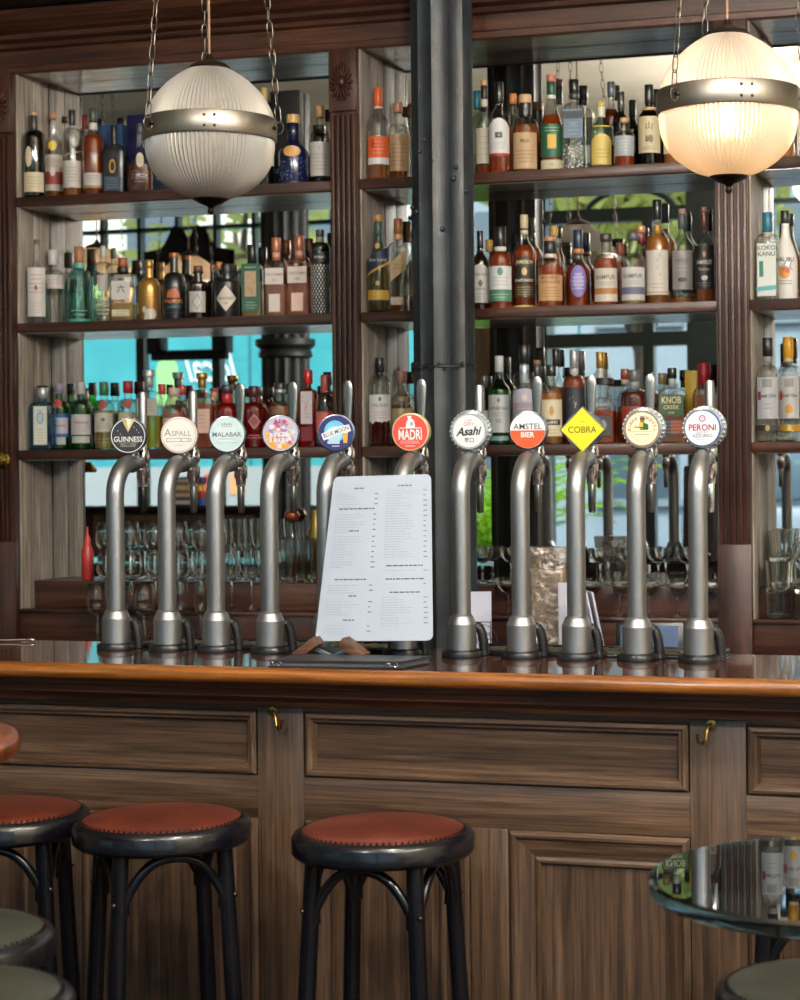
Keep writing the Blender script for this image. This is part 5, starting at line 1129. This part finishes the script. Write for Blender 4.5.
B(1, 805, 228, 14, 'std', 'c', (AM, .7), [('#c8a04a', .86, 1.0)], [], rb, 'orange spirit bottle cut by the picture edge on the middle shelf')
# --- lowest shelf
B(2, 34, 386, 26, 'sq', 'blue', ('#dff2fa', .6), [('#c0c2c4', .8, .97, 1.25, .7), (BK, .97, 1.0, 1.3)], [('r', .08, .68, .62, '#d6d8cc'), ('r', .1, .66, .5, '#e4e4d6'), ('o', .5, .3, .1, '#9ab8c8'), ('o', .5, .18, .06, '#c9d6d8'), ('l', .12, .34, 5, .45, '#b8b098'), ('l', .6, .64, 1, .4, '#8a9ab0')], gb, 'pale blue square bottle with an off-white crest label')
B(2, 59, 383, 22, 'ball', 'g', ('#7fd08a', .62), [('#9a8fae', .84, 1.0, 1.15)], [('r', .24, .48, .9, '#c9c6d2'), ('b', .48, .54, '#3a66b0'), ('b', .19, .235, '#3a66b0'), ('r', .08, .19, .6, '#c6c9c8'), ('o', .69, .36, .065, '#b8382c'), ('t', 'Tanqueray', .36, .18, '#9a6a7a', 1.4)], gb, 'green bottle with a blue-banded label, red seal and lilac cap')
B(2, 81, 382, 22, 'ball', 'g', ('#6fcf6a', .62), [('#c9c4c8', .82, 1.0, 1.15)], [('r', .22, .52, .95, '#cfcaca'), ('r', .1, .2, .8, '#c6c9c4'), ('t', 'Tanqueray', .4, .18, '#9a4a4a', 1.4), ('l', .26, .34, 2, .6, '#b8a8a8')], gb, 'green bottle with a plain white label and white cap')
B(2, 104, 382, 21, 'ball', 'c', (STR, .58), [('#3f7a50', .8, 1.0, 1.3)], [('r', .26, .54, .92, '#cfc9bc'), ('o', .66, .36, .07, '#b8403a'), ('o', .44, .2, .03, '#6a6a70'), ('l', .3, .4, 3, .6, '#9a948a'), ('l', .08, .18, 2, .7, '#d8b890')], gb, 'clear bottle with green cap, red seal and cream label')
B(2, 128, 381, 22, 'ball', 'c', (YEL, .5), [('#b02a30', .82, 1.0, 1.35)], [('o', .66, .36, .07, '#b8403a'), ('r', .26, .54, .92, '#d0c8b0'), ('l', .3, .5, 4, .6, '#a89a80')], gb, 'clear bottle with red cap and red seal, behind the black harp badge')
B(2, 149, 370, 27, 'flat', 'c', (YEL, .42), [('#b8bcbc', .92, 1.0, 2.0, .8), ('#9a9c98', .78, .92, 1.4, .3)], [('r', .42, .64, .9, '#c4c2b4'), ('l', .46, .6, 3, .6, '#9a988a')], lb, 'yellow-green liqueur bottle with a wide silver stopper')
B(2, 162, 384, 16, 'std', 'c', (PNK, .5), [('#b83a34', .84, 1.0, 1.3)], [], gb, 'red-capped pale bottle behind the silver-stoppered one', 1)
B(2, 174, 388, 25, 'squat', 'pink', ('#f6cfc4', .6), [('#b8a090', .86, 1.0, 1.2)], [('r', .14, .5, .9, '#dcc0b8'), ('l', .2, .44, 4, .6, '#b89890')], gb, 'pink bottle with beige cap, just above the plain white tap badge')
B(2, 182, 385, 15, 'std', 'c', (PNK, .5), [('#a8403a', .84, 1.0, 1.3), ('#8ab0c8', .78, .84, 1.3)], [], gb, 'red-capped bottle with a light-blue collar', 1)
B(2, 202, 373, 26, 'flat', 'pink', ('#e8a898', .6), [('#b8924e', .92, 1.0, 1.9, .7), ('#8a6a3a', .8, .92, 1.4, .4)], [('r', .2, .52, .9, '#d8b4a8'), ('l', .26, .46, 4, .6, '#a88078')], lb, 'pink bottle with a broad gold stopper')
B(2, 214, 388, 18, 'std', 'pink', ('#f0a090', .6), [('#8a3a34', .94, 1.0, 1.4), ('#c0906a', .78, .94, 1.3)], [], gb, 'bottle with copper-red cap and clear cork between gold stopper and red gin', 1)
B(2, 227, 385, 27, 'squat', 'red', (RED, .7), [('#3a2a34', .86, 1.0, 1.15), ('#b02a2a', .72, .86, 1.1)], [('r', .1, .4, .8, '#c04a44'), ('l', .16, .34, 3, .6, '#e08a80')], gb, 'round-shouldered bright red gin bottle with plum cap')
B(2, 239, 388, 17, 'std', 'pink', ('#f2a080', .6), [('#b06a40', .86, 1.0, 1.35)], [], gb, 'orange-capped pink bottle behind the bright red one', 1)
B(2, 254, 386, 27, 'ball', 'red', ('#c4261e', .8), [('#4a2428', .82, 1.0, 1.2)], [('d', .42, .5, .13, '#a87a78'), ('d', .42, .36, .09, '#8a3a38'), ('l', .14, .22, 2, .5, '#d87a70')], gb, 'deep red bottle with a grey diamond emblem')
B(2, 280, 383, 26, 'squat', 'c', ('#f2b088', .64), [('#2a2a2c', .9, 1.0, 1.3), ('#a8aaac', .84, .9, 1.2, .6)], [('r', .1, .5, .98, '#33281f'), ('l', .16, .44, 5, .6, '#a8906a')], lb, 'peach-tinted bottle with wide dark label and black-and-silver stopper')
B(2, 308, 370, 20, 'sq', 'red', ('#d8342c', .72), [('#b82a2c', .82, 1.0, 1.4)], [('r', .3, .72, .7, '#cfc4c4'), ('h', .56, .1, '#a83a44'), ('r', .08, .26, .7, '#7a2230'), ('l', .36, .46, 2, .5, '#a87a80')], gb, 'tall square red bottle with white label and bright red cap')
B(2, 325, 375, 20, 'ball', 'pink', ('#f0b8a8', .5), [('#b85a50', .76, 1.0, 1.3)], [('r', .2, .48, .95, '#d87060'), ('r', .04, .18, .8, '#3f5560')], gb, 'clear rosy bottle with coral cap and coral label')
B(2, 321, 386, 14, 'std', 'smoke', None, [(BK, .84, 1.0, 1.25)], [], gb, 'black-capped bottle behind the coral label, by the pilaster', 1)
B(2, 378, 358, 24, 'tall', 'c', ('#7a2a0c', .5), [('#17171a', .84, 1.0, 1.35), ('#20201f', .8, .84, 1.2)], [('z', .24, .58, .97, '#cfccc8'), ('t', 'TALISKER', .46, .17, '#6a6a6c', 1.5), ('o', .53, .12, .025, '#4a6a80'), ('l', .3, .4, 3, .6, '#c08a78')], wb, 'dark amber whisky bottle with a torn-edged white label')
B(2, 402, 371, 24, 'std', 'c', (AMD, .55), [('#c09080', .84, 1.0, 1.25), ('#d0b070', .6, .66, 1.6)], [('r', .14, .5, .97, '#c9b48c'), ('t', 'Glen', .4, .2, '#8a4a30'), ('l', .18, .32, 3, .6, '#9a8050')], wb, 'amber bottle with a pinkish cap and cream label, above the red tap badge')
B(2, 484, 376, 13, 'std', 'smoke', None, [('#3a3a3c', .84, 1.0)], [('r', .1, .5, .9, '#c0bfb8')], wb, 'slim dark bottle with pale label beside the iron column, behind a tap lever', 1)
B(2, 499, 356, 24, 'std', 'g', ('#8fce4a', .62), [('#c4c4c4', .82, 1.0, 1.15)], [('r', .14, .56, .97, '#b9bcba'), ('t', 'LAPHROAIG', .41, .2, '#5a5c60', 1.8), ('t', '10', .27, .28, '#5a5c60'), ('o', .5, .12, .025, '#6a6c70'), ('l', .31, .37, 2, .6, '#8a8c90'), ('r', .05, .1, .8, '#7a9098')], wb, 'green whisky bottle with grey-white label and silver-white capsule')
B(2, 524, 345, 25, 'ball', 'c', (AM, .45), [(BK, .82, 1.0, 1.25), ('#a8b8c0', .62, .8, 1.12, .5)], [('r', .12, .55, .97, '#8f8794'), ('a', .42, .52, .97, .04, '#a8a4b4'), ('l', .2, .38, 4, .6, '#b8a8b8'), ('o', .47, .25, .03, '#c8b8b0')], wb, 'clear bottle with lilac-grey label behind the orange-and-white badge')
B(2, 537, 360, 15, 'std', 'c', (AM, .6), [('#7a5a40', .94, 1.0, 1.2), ('#1c1c1e', .74, .94, 1.2)], [], wb, 'bottle with dark neck and copper top behind the lilac-grey label', 1)
B(2, 551, 365, 24, 'ball', 'c', (AM, .64), [('#222224', .86, 1.0, 1.25)], [('r', .1, .56, .95, '#cfc2a4'), ('r', .24, .31, .7, '#1d1c1a'), ('t', 'BLEND', .275, .18, '#e0d8c0'), ('o', .42, .2, .06, '#b8904a'), ('l', .12, .2, 2, .5, '#9a8a68')], wb, 'amber bottle with cream label and a black printed strip')
B(2, 556, 349, 16, 'std', 'c', (AM, .6), [('#1c1c1e', .82, 1.0, 1.25)], [], wb, 'taller black-capped bottle behind the black-strip label', 1)
B(2, 574, 350, 24, 'ball', 'c', (AMR, .72), [('#a8a8aa', .8, 1.0, 1.1, .5), ('#c8c6c4', .74, .8, 1.05)], [('r', .08, .6, .97, '#23252d'), ('h', .4, .14, '#8a94a8'), ('h', .3, .14, '#aab0b8'), ('l', .12, .18, 1, .5, '#8a8a90')], wb, 'red-amber bottle with silver capsule and black illustrated label')
B(2, 600, 352, 15, 'tall', 'c', (AM, .4), [('#a8803e', .82, 1.0, 1.3, .5), ('#d0ccc0', .7, .82, 1.1)], [], wb, 'gold-capped bottle rising behind the broad-lidded one', 1)
B(2, 604, 378, 24, 'wax', 'c', (AMR, .5), [('#2a2523', .9, 1.0, 2.0)], [('r', .12, .42, .9, '#3c3a38'), ('o', .28, .3, .08, '#8a8a86'), ('l', .5, .62, 2, .7, '#b8a898')], wb, 'faceted bottle with a broad black lid beside the yellow diamond badge')
B(2, 625, 369, 17, 'std', 'c', (AMR, .5), [('#8a4438', .86, 1.0, 1.4), ('#c8b8a0', .8, .86, 1.2)], [], wb, 'slender bottle with copper-red cap behind the red-brown one', 1)
B(2, 634, 370, 30, 'ball', 'c', (DKR, .7), [('#5a5c5e', .82, 1.0, 1.0), ('#8a8c8c', .76, .84, 1.05)], [('r', .1, .5, .85, '#8f3428'), ('o', .42, .22, .06, '#4a4a5a'), ('l', .14, .3, 3, .6, '#c07a6a')], rb, 'large red-brown bottle with grey capsule behind the cream badge')
B(2, 672, 368, 31, 'flat', 'c', (AM, .4), [('#1f1d1b', .86, 1.0, 1.3), ('#9aa49a', .76, .86, 1.05)], [('r', .36, .64, .95, '#3f5a3c'), ('t', 'KNOB', .57, .33, '#d6cba0', 1.3), ('t', 'CREEK', .475, .18, '#d6cba0', 1.1), ('t', 'RYE', .4, .11, '#c8bc90'), ('r', .08, .34, .92, '#4a3a38'), ('r', .12, .3, .45, '#a8502c', .35), ('l', .12, .3, 4, .8, '#7a8a9a')], wb, 'broad flask-shaped bottle with a dark green label and small dark cap')
B(2, 662, 373, 14, 'std', 'c', (AM, .5), [('#8a7a50', .84, 1.0, 1.3)], [], wb, 'olive-gold-capped bottle behind the flask-shaped one', 1)
B(2, 704, 363, 24, 'wax', 'c', (AM, .6), [('#a81c22', .72, 1.0, 1.22)], [('r', .1, .42, .95, '#c9a87a'), ('t', 'MARK', .36, .26, '#4a3424'), ('l', .14, .28, 3, .6, '#7a5a3a')], wb, 'amber bottle dipped in red wax, above the navy-rimmed badge')
carton(692, 371, 440, 13, '#caa21c', 'narrow yellow and blue carton behind the red-wax bottle', .03, 6.252, 2)
B(2, 763, 338, 24, 'ball', 'c', (WAT, .6), [(BK, .82, 1.0, 1.25), ('#8a8680', .76, .82, 1.2)], [('r', .22, .62, .92, '#b9bac2'), ('r', .52, .6, .35, '#8d9096'), ('t', 'Ketel One', .44, .22, '#2a2a36', 1.5), ('r', .4, .48, .14, '#8a2a3a', -.72), ('b', .1, .16, '#3a3430'), ('o', .13, .18, .03, '#a8926a'), ('l', .3, .38, 2, .5, '#8a8c96')], vb, 'clear vodka bottle with black cap and silver-lilac label')
B(2, 788, 337, 24, 'ball', 'c', (WAT, .6), [('#d69a20', .8, 1.0, 1.3), ('#c8b890', .76, .8, 1.2)], [('r', .22, .62, .92, '#c4c3c6'), ('r', .52, .6, .35, '#9d9c9a'), ('t', 'Ketel One', .44, .22, '#3a2a24', 1.5), ('r', .4, .48, .14, '#b84a2a', -.72), ('o', .31, .3, .045, '#e0a030'), ('b', .1, .16, '#c8962a'), ('o', .13, .18, .03, '#e0c878')], vb, 'clear vodka bottle with yellow cap and an orange on the label')

for sp in sorted(SPECS, key=lambda q: (-q[11],)): place_bottle(*sp)
# ------------------------------------------------------------------ glassware on the back bar ledges
DG, nt, out = newmat('drinking_glass'); gg = N(nt, 'ShaderNodeBsdfGlass', Roughness=0.0, IOR=1.5); gg.inputs[0].default_value = (.97, .97, .96, 1); nt.links.new(gg.outputs[0], out.inputs[0])
CNT_Z, ST1, ST2 = .9455, 1.0525, 1.1455
ROWS = {0: (5.93, CNT_Z, 'back counter'), 1: (6.096, ST1, 'lower wooden ledge'), 2: (6.215, ST2, 'upper wooden ledge')}
PROF = {
 'wine_glass': ([(.036, 0), (.036, .0015), (.012, .004), (.0042, .012), (.0036, .09), (.006, .096), (.024, .106), (.036, .125), (.0385, .138), (.036, .165), (.030, .205)], .205),
 'champagne_flute': ([(.032, 0), (.032, .0015), (.01, .004), (.004, .012), (.0036, .095), (.006, .1), (.017, .112), (.024, .13), (.0255, .15), (.023, .19), (.021, .215)], .215),
 'coupe_glass': ([(.034, 0), (.034, .0015), (.01, .004), (.004, .012), (.0036, .06), (.006, .068), (.022, .076), (.036, .092), (.0405, .108), (.041, .12)], .12),
 'tumbler_glass': ([(.034, 0), (.036, .003), (.037, .02), (.0405, .10)], .10),
 'highball_glass': ([(.027, 0), (.029, .003), (.0295, .02), (.0305, .15)], .15)}
_gm = {}
SHORT = {'wine_glass': 'wine glass', 'champagne_flute': 'champagne flute', 'coupe_glass': 'coupe glass', 'tumbler_glass': 'clear tumbler', 'highball_glass': 'highball glass'}
GRP = {'wine_glass': 'wine glasses behind the taps', 'champagne_flute': 'champagne flutes behind the taps', 'coupe_glass': 'coupe glasses behind the taps', 'tumbler_glass': 'stacked tumblers', 'highball_glass': 'highball glasses on the ledge'}
used = {}
def where(x):
    l = [t for t in TAPX if t[0] <= x]; r = [t for t in TAPX if t[0] > x]
    if not l: return 'before the %s tap' % r[0][1], 0
    if not r: return 'past the %s tap' % l[-1][1], 0
    return ('close by the %s tap' % (l[-1][1] if x-l[-1][0] < r[0][0]-x else r[0][1])), 0
GLASSES = []
def glass(kind, x, row, top=None):
    Y, z, nm = ROWS[row]; Y = 6.172 if kind == 'highball_glass' else Y; p = at_y(x, 500, Y); prof, H0 = PROF[kind]
    if kind not in _gm:
        m = MB(); seg = 28
        th = .0013
        if kind in ('wine_glass', 'champagne_flute', 'coupe_glass'):
            m.lathe([(.0005, 0)]+prof[:6]+[(.0005, prof[5][1]+.0005)], DG, seg=seg, caps=False); st = m
            bp_ = prof[5:]; b = MB(); b.lathe([(.0005, bp_[0][1])]+bp_+[(bp_[-1][0]-th*.5, bp_[-1][1]+.0006)]+[(max(r-th, .001), z+(.002 if k_ == 0 else 0)) for k_, (r, z) in reversed(list(enumerate(bp_)))]+[(.0005, bp_[0][1]+.003)], DG, seg=seg, caps=False)
        else:
            b = MB(); b.lathe([(.0005, 0)]+prof+[(prof[-1][0]-.001, prof[-1][1]+.001), (prof[-1][0]-.002, prof[-1][1]), (prof[1][0]-.003, .014), (.0005, .012)], DG, seg=seg, caps=False); st = None
        bo = b.build('bowl', None); so = st.build('stem', None) if st else None
        _gm[kind] = (bo.data, so.data if so else None)
        for o in (bo, so):
            if o: bpy.data.objects.remove(o)
    GLASSES.append((kind, x, row, p.x, Y, z))
for kind, row, xs_ in (('wine_glass', 0, (96, 119.5, 143)), ('champagne_flute', 0, (180, 200)), ('wine_glass', 1, (107, 131, 155, 179)), ('champagne_flute', 1, (201, 231, 251)),
                       ('wine_glass', 2, (106, 130, 154, 178, 202)), ('champagne_flute', 2, (225, 245, 265)),
                       ('coupe_glass', 1, (507, 536, 590, 619, 648, 677, 704)), ('coupe_glass', 2, (482, 511, 600, 629, 658, 687)), ('highball_glass', 2, (289, 310, 331))):
    for x in xs_: glass(kind, x, row)
seen_lab = {}
for kind, x, row, X, Y, z in GLASSES:
    base = '%s on the %s' % (SHORT[kind], ROWS[row][2]) if row else '%s on the %s' % (SHORT[kind], ROWS[0][2])
    w = where(x)[0]; seen_lab.setdefault((base, w), []).append(x)
ORD = ['first', 'second', 'third', 'fourth']
for kind, x, row, X, Y, z in GLASSES:
    base = '%s on the %s' % (SHORT[kind], ROWS[row][2]) if row else '%s on the %s' % (SHORT[kind], ROWS[0][2])
    w = where(x)[0]; l = sorted(seen_lab[(base, w)])
    lab = base+' '+w if len(l) == 1 else base+' '+w+', '+ORD[l.index(x)]+' along'
    t = thing(kind, lab, 'glass', (X, Y, z+.0006), 0, GRP[kind])
    o = bpy.data.objects.new('bowl', _gm[kind][0]); C.objects.link(o); o.parent = t
    if _gm[kind][1]: o = bpy.data.objects.new('stem', _gm[kind][1]); C.objects.link(o); o.parent = t
# nested tumblers in the end bay
glass('tumbler_glass', 778, 1); GLASSES.pop()
for x, Y, z, lab in ((777, 6.098, ST1, 'bottom tumbler of the front nested pair by the pale side boards'), (777, 6.098, ST1+.08, 'top tumbler of the front nested pair by the pale side boards'),
                     (780, 6.2, ST2, 'bottom tumbler of the rear nested stack by the pale side boards'), (780, 6.2, ST2+.08, 'top tumbler of the rear nested stack by the pale side boards'),
                     (805, 6.098, ST1, 'tumbler at the very edge of the picture on the lower ledge'), (805, 6.098, ST1+.08, 'tumbler nested in the one at the very picture edge')):
    p = at_y(x, 500, Y); t = thing('tumbler_glass', lab, 'glass', (p.x, Y, z+.0006), 0, 'stacked tumblers')
    o = bpy.data.objects.new('bowl', _gm['tumbler_glass'][0]); C.objects.link(o); o.parent = t
# glass jug at the frame edge
p = at_y(820, 560, 6.205); t = thing('glass_jug', 'clear glass jug with a round handle, on the upper ledge at the picture edge', 'jug', (p.x, 6.205, ST2+.0006))
m = MB(); m.lathe([(.0005, 0), (.045, 0), (.05, .01), (.055, .1), (.045, .17), (.05, .2)], DG, seg=28, caps=False); m.build('body', t)
m = MB(); m.tube([(-.048-.04*math.sin(a), 0, .105+.055*math.cos(a)) for a in [PI*i/12 for i in range(13)]], .006, DG, 8); m.build('handle', t)

# ------------------------------------------------------------------ odds and ends behind the taps
def place(px, Y, z): p = at_y(px, 500, Y); return (p.x, Y, z+.0006)
NAVY = plain('#1b2050', .5)
m = MB(); pmx = planemap((0, -.0022, 0), (1, 0, 0), (0, 0, 1)); m.box((-.045, -.002, 0), (.045, .002, .20), plain('#c9cbe0', .6))
for r in (.012, .03, .05): m.ring(pmx, .012, .045, r, r+.0022, NAVY, .0006, 24)
for k in range(5): a = PI*k/5; m.strip(lambda x, y, q, a=a: pmx(.012+x*math.cos(a)-y*math.sin(a), .05+x*math.sin(a)+y*math.cos(a), q), -.038, .038, -.0011, .0011, NAVY, .0006, 2)
for s in (0, 1): m.strip(pmx, -.03, .042, .002+s*.1, .005+s*.1, NAVY, .0006, 2); m.strip(pmx, -.03+s*.07, -.027+s*.07, .002, .105, NAVY, .0006, 1)
o = m.build('printed_card', None, place(476, 5.82, CNT_Z), rot=(-.08, 0, .3)); tag(o, 'pale card printed with a navy globe grid, behind the clear-rimmed tap', 'card')
bag, nt, out = newmat('clear_film'); L = nt.links.new
tc = N(nt, 'ShaderNodeTexCoord'); n1 = N(nt, 'ShaderNodeTexNoise', Scale=22., Detail=4., Distortion=1.5); L(tc.outputs['Object'], n1.inputs['Vector'])
bp = N(nt, 'ShaderNodeBump', Strength=1., Distance=.02); L(n1.outputs[0], bp.inputs['Height'])
g = N(nt, 'ShaderNodeBsdfGlossy', Roughness=.12); L(bp.outputs[0], g.inputs['Normal']); tr = N(nt, 'ShaderNodeBsdfTransparent'); tr.inputs[0].default_value = lin('#e8e0d6')
df = N(nt, 'ShaderNodeBsdfDiffuse'); df.inputs[0].default_value = lin('#c9b9a6'); s0 = N(nt, 'ShaderNodeMixShader'); s0.inputs[0].default_value = .25; L(tr.outputs[0], s0.inputs[1]); L(df.outputs[0], s0.inputs[2])
s1 = N(nt, 'ShaderNodeMixShader'); s1.inputs[0].default_value = .3; L(s0.outputs[0], s1.inputs[1]); L(g.outputs[0], s1.inputs[2]); L(s1.outputs[0], out.inputs[0])
m = MB(); rnd = random.Random(5); rr = []
for i in range(14):
    z = .34*i/13; f = 1-.12*math.sin(z*9)+(.08 if i > 11 else 0)
    rr.append([Vector((.065*f*math.copysign(abs(math.cos(a))**.6, math.cos(a))+rnd.gauss(0, .0045), .04*f*math.copysign(abs(math.sin(a))**.6, math.sin(a))+rnd.gauss(0, .0045), z)) for a in [2*PI*j/22 for j in range(22)]])
m.rings(rr, bag); t = thing('wrapped_parcel', 'parcel in crinkled clear film between the orange-and-white and yellow diamond taps', 'parcel', place(548, 5.86, CNT_Z))
m.build('film', t, sharp=180)
m = MB(); m.box((-.052, -.026, .002), (.052, .026, .27), plain('#b9a48c', .7), .006); m.build('carton', t)
m = MB(); m.box((-.03, -.012, 0), (.03, .012, .235), plain('#c4c6d6', .6), .002); m.strip(planemap((0, -.0124, 0), (1, 0, 0), (0, 0, 1)), -.024, .024, .02, .03, plain('#9a9cb0', .6), 0, 1)
o = m.build('white_carton', None, place(567, 5.78, CNT_Z), rot=(0, 0, .25)); tag(o, 'upright pale carton behind the yellow diamond tap', 'carton')
for k, lab in enumerate(('leaning white booklet with navy edge, closest to the cream tap', 'leaning booklet tucked behind the navy-edged one')):
    m = MB(); m.box((-.003, -.06, 0), (.003, .06, .21), plain('#c9c8d8', .6), .001); m.box((.0031, -.06, 0), (.0045, .06, .21), NAVY, .0005)
    o = m.build('booklet', None, place(600-k*6, 5.84, CNT_Z), rot=(0, -.2, .5)); tag(o, lab, 'booklet', 'leaning booklets')
t = thing('tablet_screen', 'dark-framed tablet with dull blue screen lying back behind the cream tap', 'tablet', place(648, 5.84, CNT_Z), .1)
m = MB(); m.box((-.105, -.006, 0), (.105, .006, .11), BLACKP, .003, M=Matrix.Rotation(-.15, 4, 'X')); m.build('frame', t)
m = MB(); m.box((-.09, -.0072, .012), (.09, -.0062, .1), plain('#56688c', .15, 0, .4), M=Matrix.Rotation(-.15, 4, 'X')); m.build('screen', t)
t = thing('cocktail_shaker', 'tall brass cocktail shaker beside the highball glasses', 'shaker', place(316, 6.2435, ST2))
m = MB(); m.lathe([(.001, 0), (.02, 0), (.022, .01), (.0255, .15)], BRASS, seg=28, caps=False); m.build('cup', t)
m = MB(); m.lathe([(.0265, .15), (.026, .158), (.024, .2), (.02, .225), (.02, .25), (.012, .255), (.001, .256)], BRASS, seg=28, caps=False); m.build('lid', t)
t = thing('spirit_decanter', 'copper-topped glass decanter behind the highball glasses', 'decanter', place(292, 6.2395, ST2))
m = MB(); m.lathe([(.001, 0), (.026, 0), (.029, .02), (.029, .11), (.014, .16), (.012, .2), (.016, .205)], thin_glass('#f3f4f2', '#8f9690'), seg=28, caps=False); m.build('glass_body', t)
m = MB(); m.lathe([(.025, .004), (.027, .02), (.027, .09), (.001, .09)], liquid_mat(AM), seg=24); m.build('liquid', t)
m = MB(); m.sphere((0, 0, .228), .027, plain('#7a3a1c', .3, .3, .4), 18, 12, sc=(1, 1, .85)); m.build('stopper', t)
t = thing('sauce_bottle', 'red squeezy sauce bottle beside the side boards, behind the wine glasses', 'bottle', place(87, 6.2, ST2))
m = MB(); m.lathe([(.001, 0), (.02, 0), (.022, .006), (.022, .1), (.012, .13), (.001, .132)], plain('#b8322a', .35), seg=22, caps=False); m.build('body', t)
m = MB(); m.lathe([(.012, .13), (.012, .145), (.004, .16), (.003, .19), (.001, .19)], plain('#c83a30', .35), seg=16, caps=False); m.build('nozzle', t)
# brass lamp on the end pilaster and a bar spoon on the counter
p = at_y(-3, 460, 5.98); t = thing('wall_lamp', 'brass wall lamp on the outermost fluted pilaster, cut by the picture edge', 'lamp', (p.x, 6.016, p.z))
m = MB(); m.lathe([(.03, 0), (.03, .004), (.02, .008)], BRASS, seg=24, M=Matrix.Rotation(PI/2, 4, 'X')); m.build('back_plate', t)
m = MB(); m.tube([(0, -.004, 0), (0, -.06, -.01), (0, -.085, .02)], .006, BRASS, 10); m.build('arm', t)
m = MB(); m.lathe([(.012, .02), (.014, .03), (.03, .06), (.034, .075), (.03, .08)], BRASS, c=(0, -.085, 0), seg=24); m.lathe([(.03, -.05), (.034, -.04), (.012, -.01)], BRASS, c=(0, -.085, 0), seg=24); m.build('lamp_cup', t)
p = at_z(8, 642, 1.1); m = MB(); m.tube([(-.07, -.012, .005), (0, 0, .004), (.05, .01, .006)], [.003, .0035, .003], CHROME, 8); m.sphere((.062, .012, .006), .009, CHROME, 12, 8, sc=(1.4, .9, .5))
o = m.build('bar_spoon', None, (p.x, 4.46, ZT0)); tag(o, 'shiny bar spoon lying on the far end of the bar top', 'spoon')

# ------------------------------------------------------------------ room lighting
OPAL, nt, out = newmat('opal_glass'); L = nt.links.new
d1 = N(nt, 'ShaderNodeBsdfTranslucent'); d1.inputs[0].default_value = lin('#f4f0e8'); d2 = N(nt, 'ShaderNodeBsdfTransparent'); d2.inputs[0].default_value = (.8, .8, .8, 1)
s1 = N(nt, 'ShaderNodeMixShader'); s1.inputs[0].default_value = .55; L(d1.outputs[0], s1.inputs[1]); L(d2.outputs[0], s1.inputs[2]); L(s1.outputs[0], out.inputs[0])
for i, (x, y) in enumerate([(-1.7, .9), (.6, .9), (2.3, .9), (-.6, 2.6), (1.5, 2.6)]):  # unseen globes added as fill light for the ceiling and back bar
    t = thing('fill_globe_lamp', 'added opal globe lamp, out of view, brightening the ceiling and back bar', 'lamp', (x, y, 3.2), 0, 'added opal globe lamps for fill light')
    m = MB(); m.lathe([(.03, .13), (.05, .15), (.04, .17), (.01, .18), (.006, .74), (.05, .745), (.05, .75)], BRASS, seg=20); m.build('stem', t)
    m = MB(); m.sphere((0, 0, 0), .145, OPAL, 28, 18); m.build('globe', t)
    l = bpy.data.lights.new('fill_globe_bulb', 'POINT'); l.energy = FILL_W; l.shadow_soft_size = .05; l.color = (1, .95, .88); lo = bpy.data.objects.new('fill_globe_bulb', l); C.objects.link(lo); lo.parent = t
sun = bpy.data.lights.new('sun', 'SUN'); sun.energy = 1.6; sun.angle = .009; sun.color = (1, .95, .86); so = bpy.data.objects.new('sun', sun); C.objects.link(so)
so.rotation_euler = Vector((-.35, -.75, -1.05)).to_track_quat('-Z', 'Y').to_euler()
w = bpy.data.worlds.new('sky'); bpy.context.scene.world = w; w.use_nodes = True; nt = w.node_tree; nt.nodes.clear()
sk = nt.nodes.new('ShaderNodeTexSky'); sk.sky_type = 'NISHITA'; sk.sun_disc = False; sk.sun_elevation = math.radians(50); sk.sun_rotation = math.radians(20); sk.air_density = 1.0; sk.dust_density = 2.5
bg = nt.nodes.new('ShaderNodeBackground'); bg.inputs[1].default_value = SKY_S; ow = nt.nodes.new('ShaderNodeOutputWorld'); nt.links.new(sk.outputs[0], bg.inputs[0]); nt.links.new(bg.outputs[0], ow.inputs[0])
sc = bpy.context.scene
sc.view_settings.view_transform = 'Standard'; sc.view_settings.look = 'None'; sc.view_settings.gamma = 1; sc.view_settings.use_curve_mapping = False
sc.view_settings.exposure = EXPO
cy = sc.cycles
cy.max_bounces = 14; cy.diffuse_bounces = 5; cy.glossy_bounces = 8; cy.transmission_bounces = 12; cy.transparent_max_bounces = 48
cy.caustics_reflective = False; cy.caustics_refractive = False; cy.sample_clamp_indirect = 6; cy.use_denoising = True
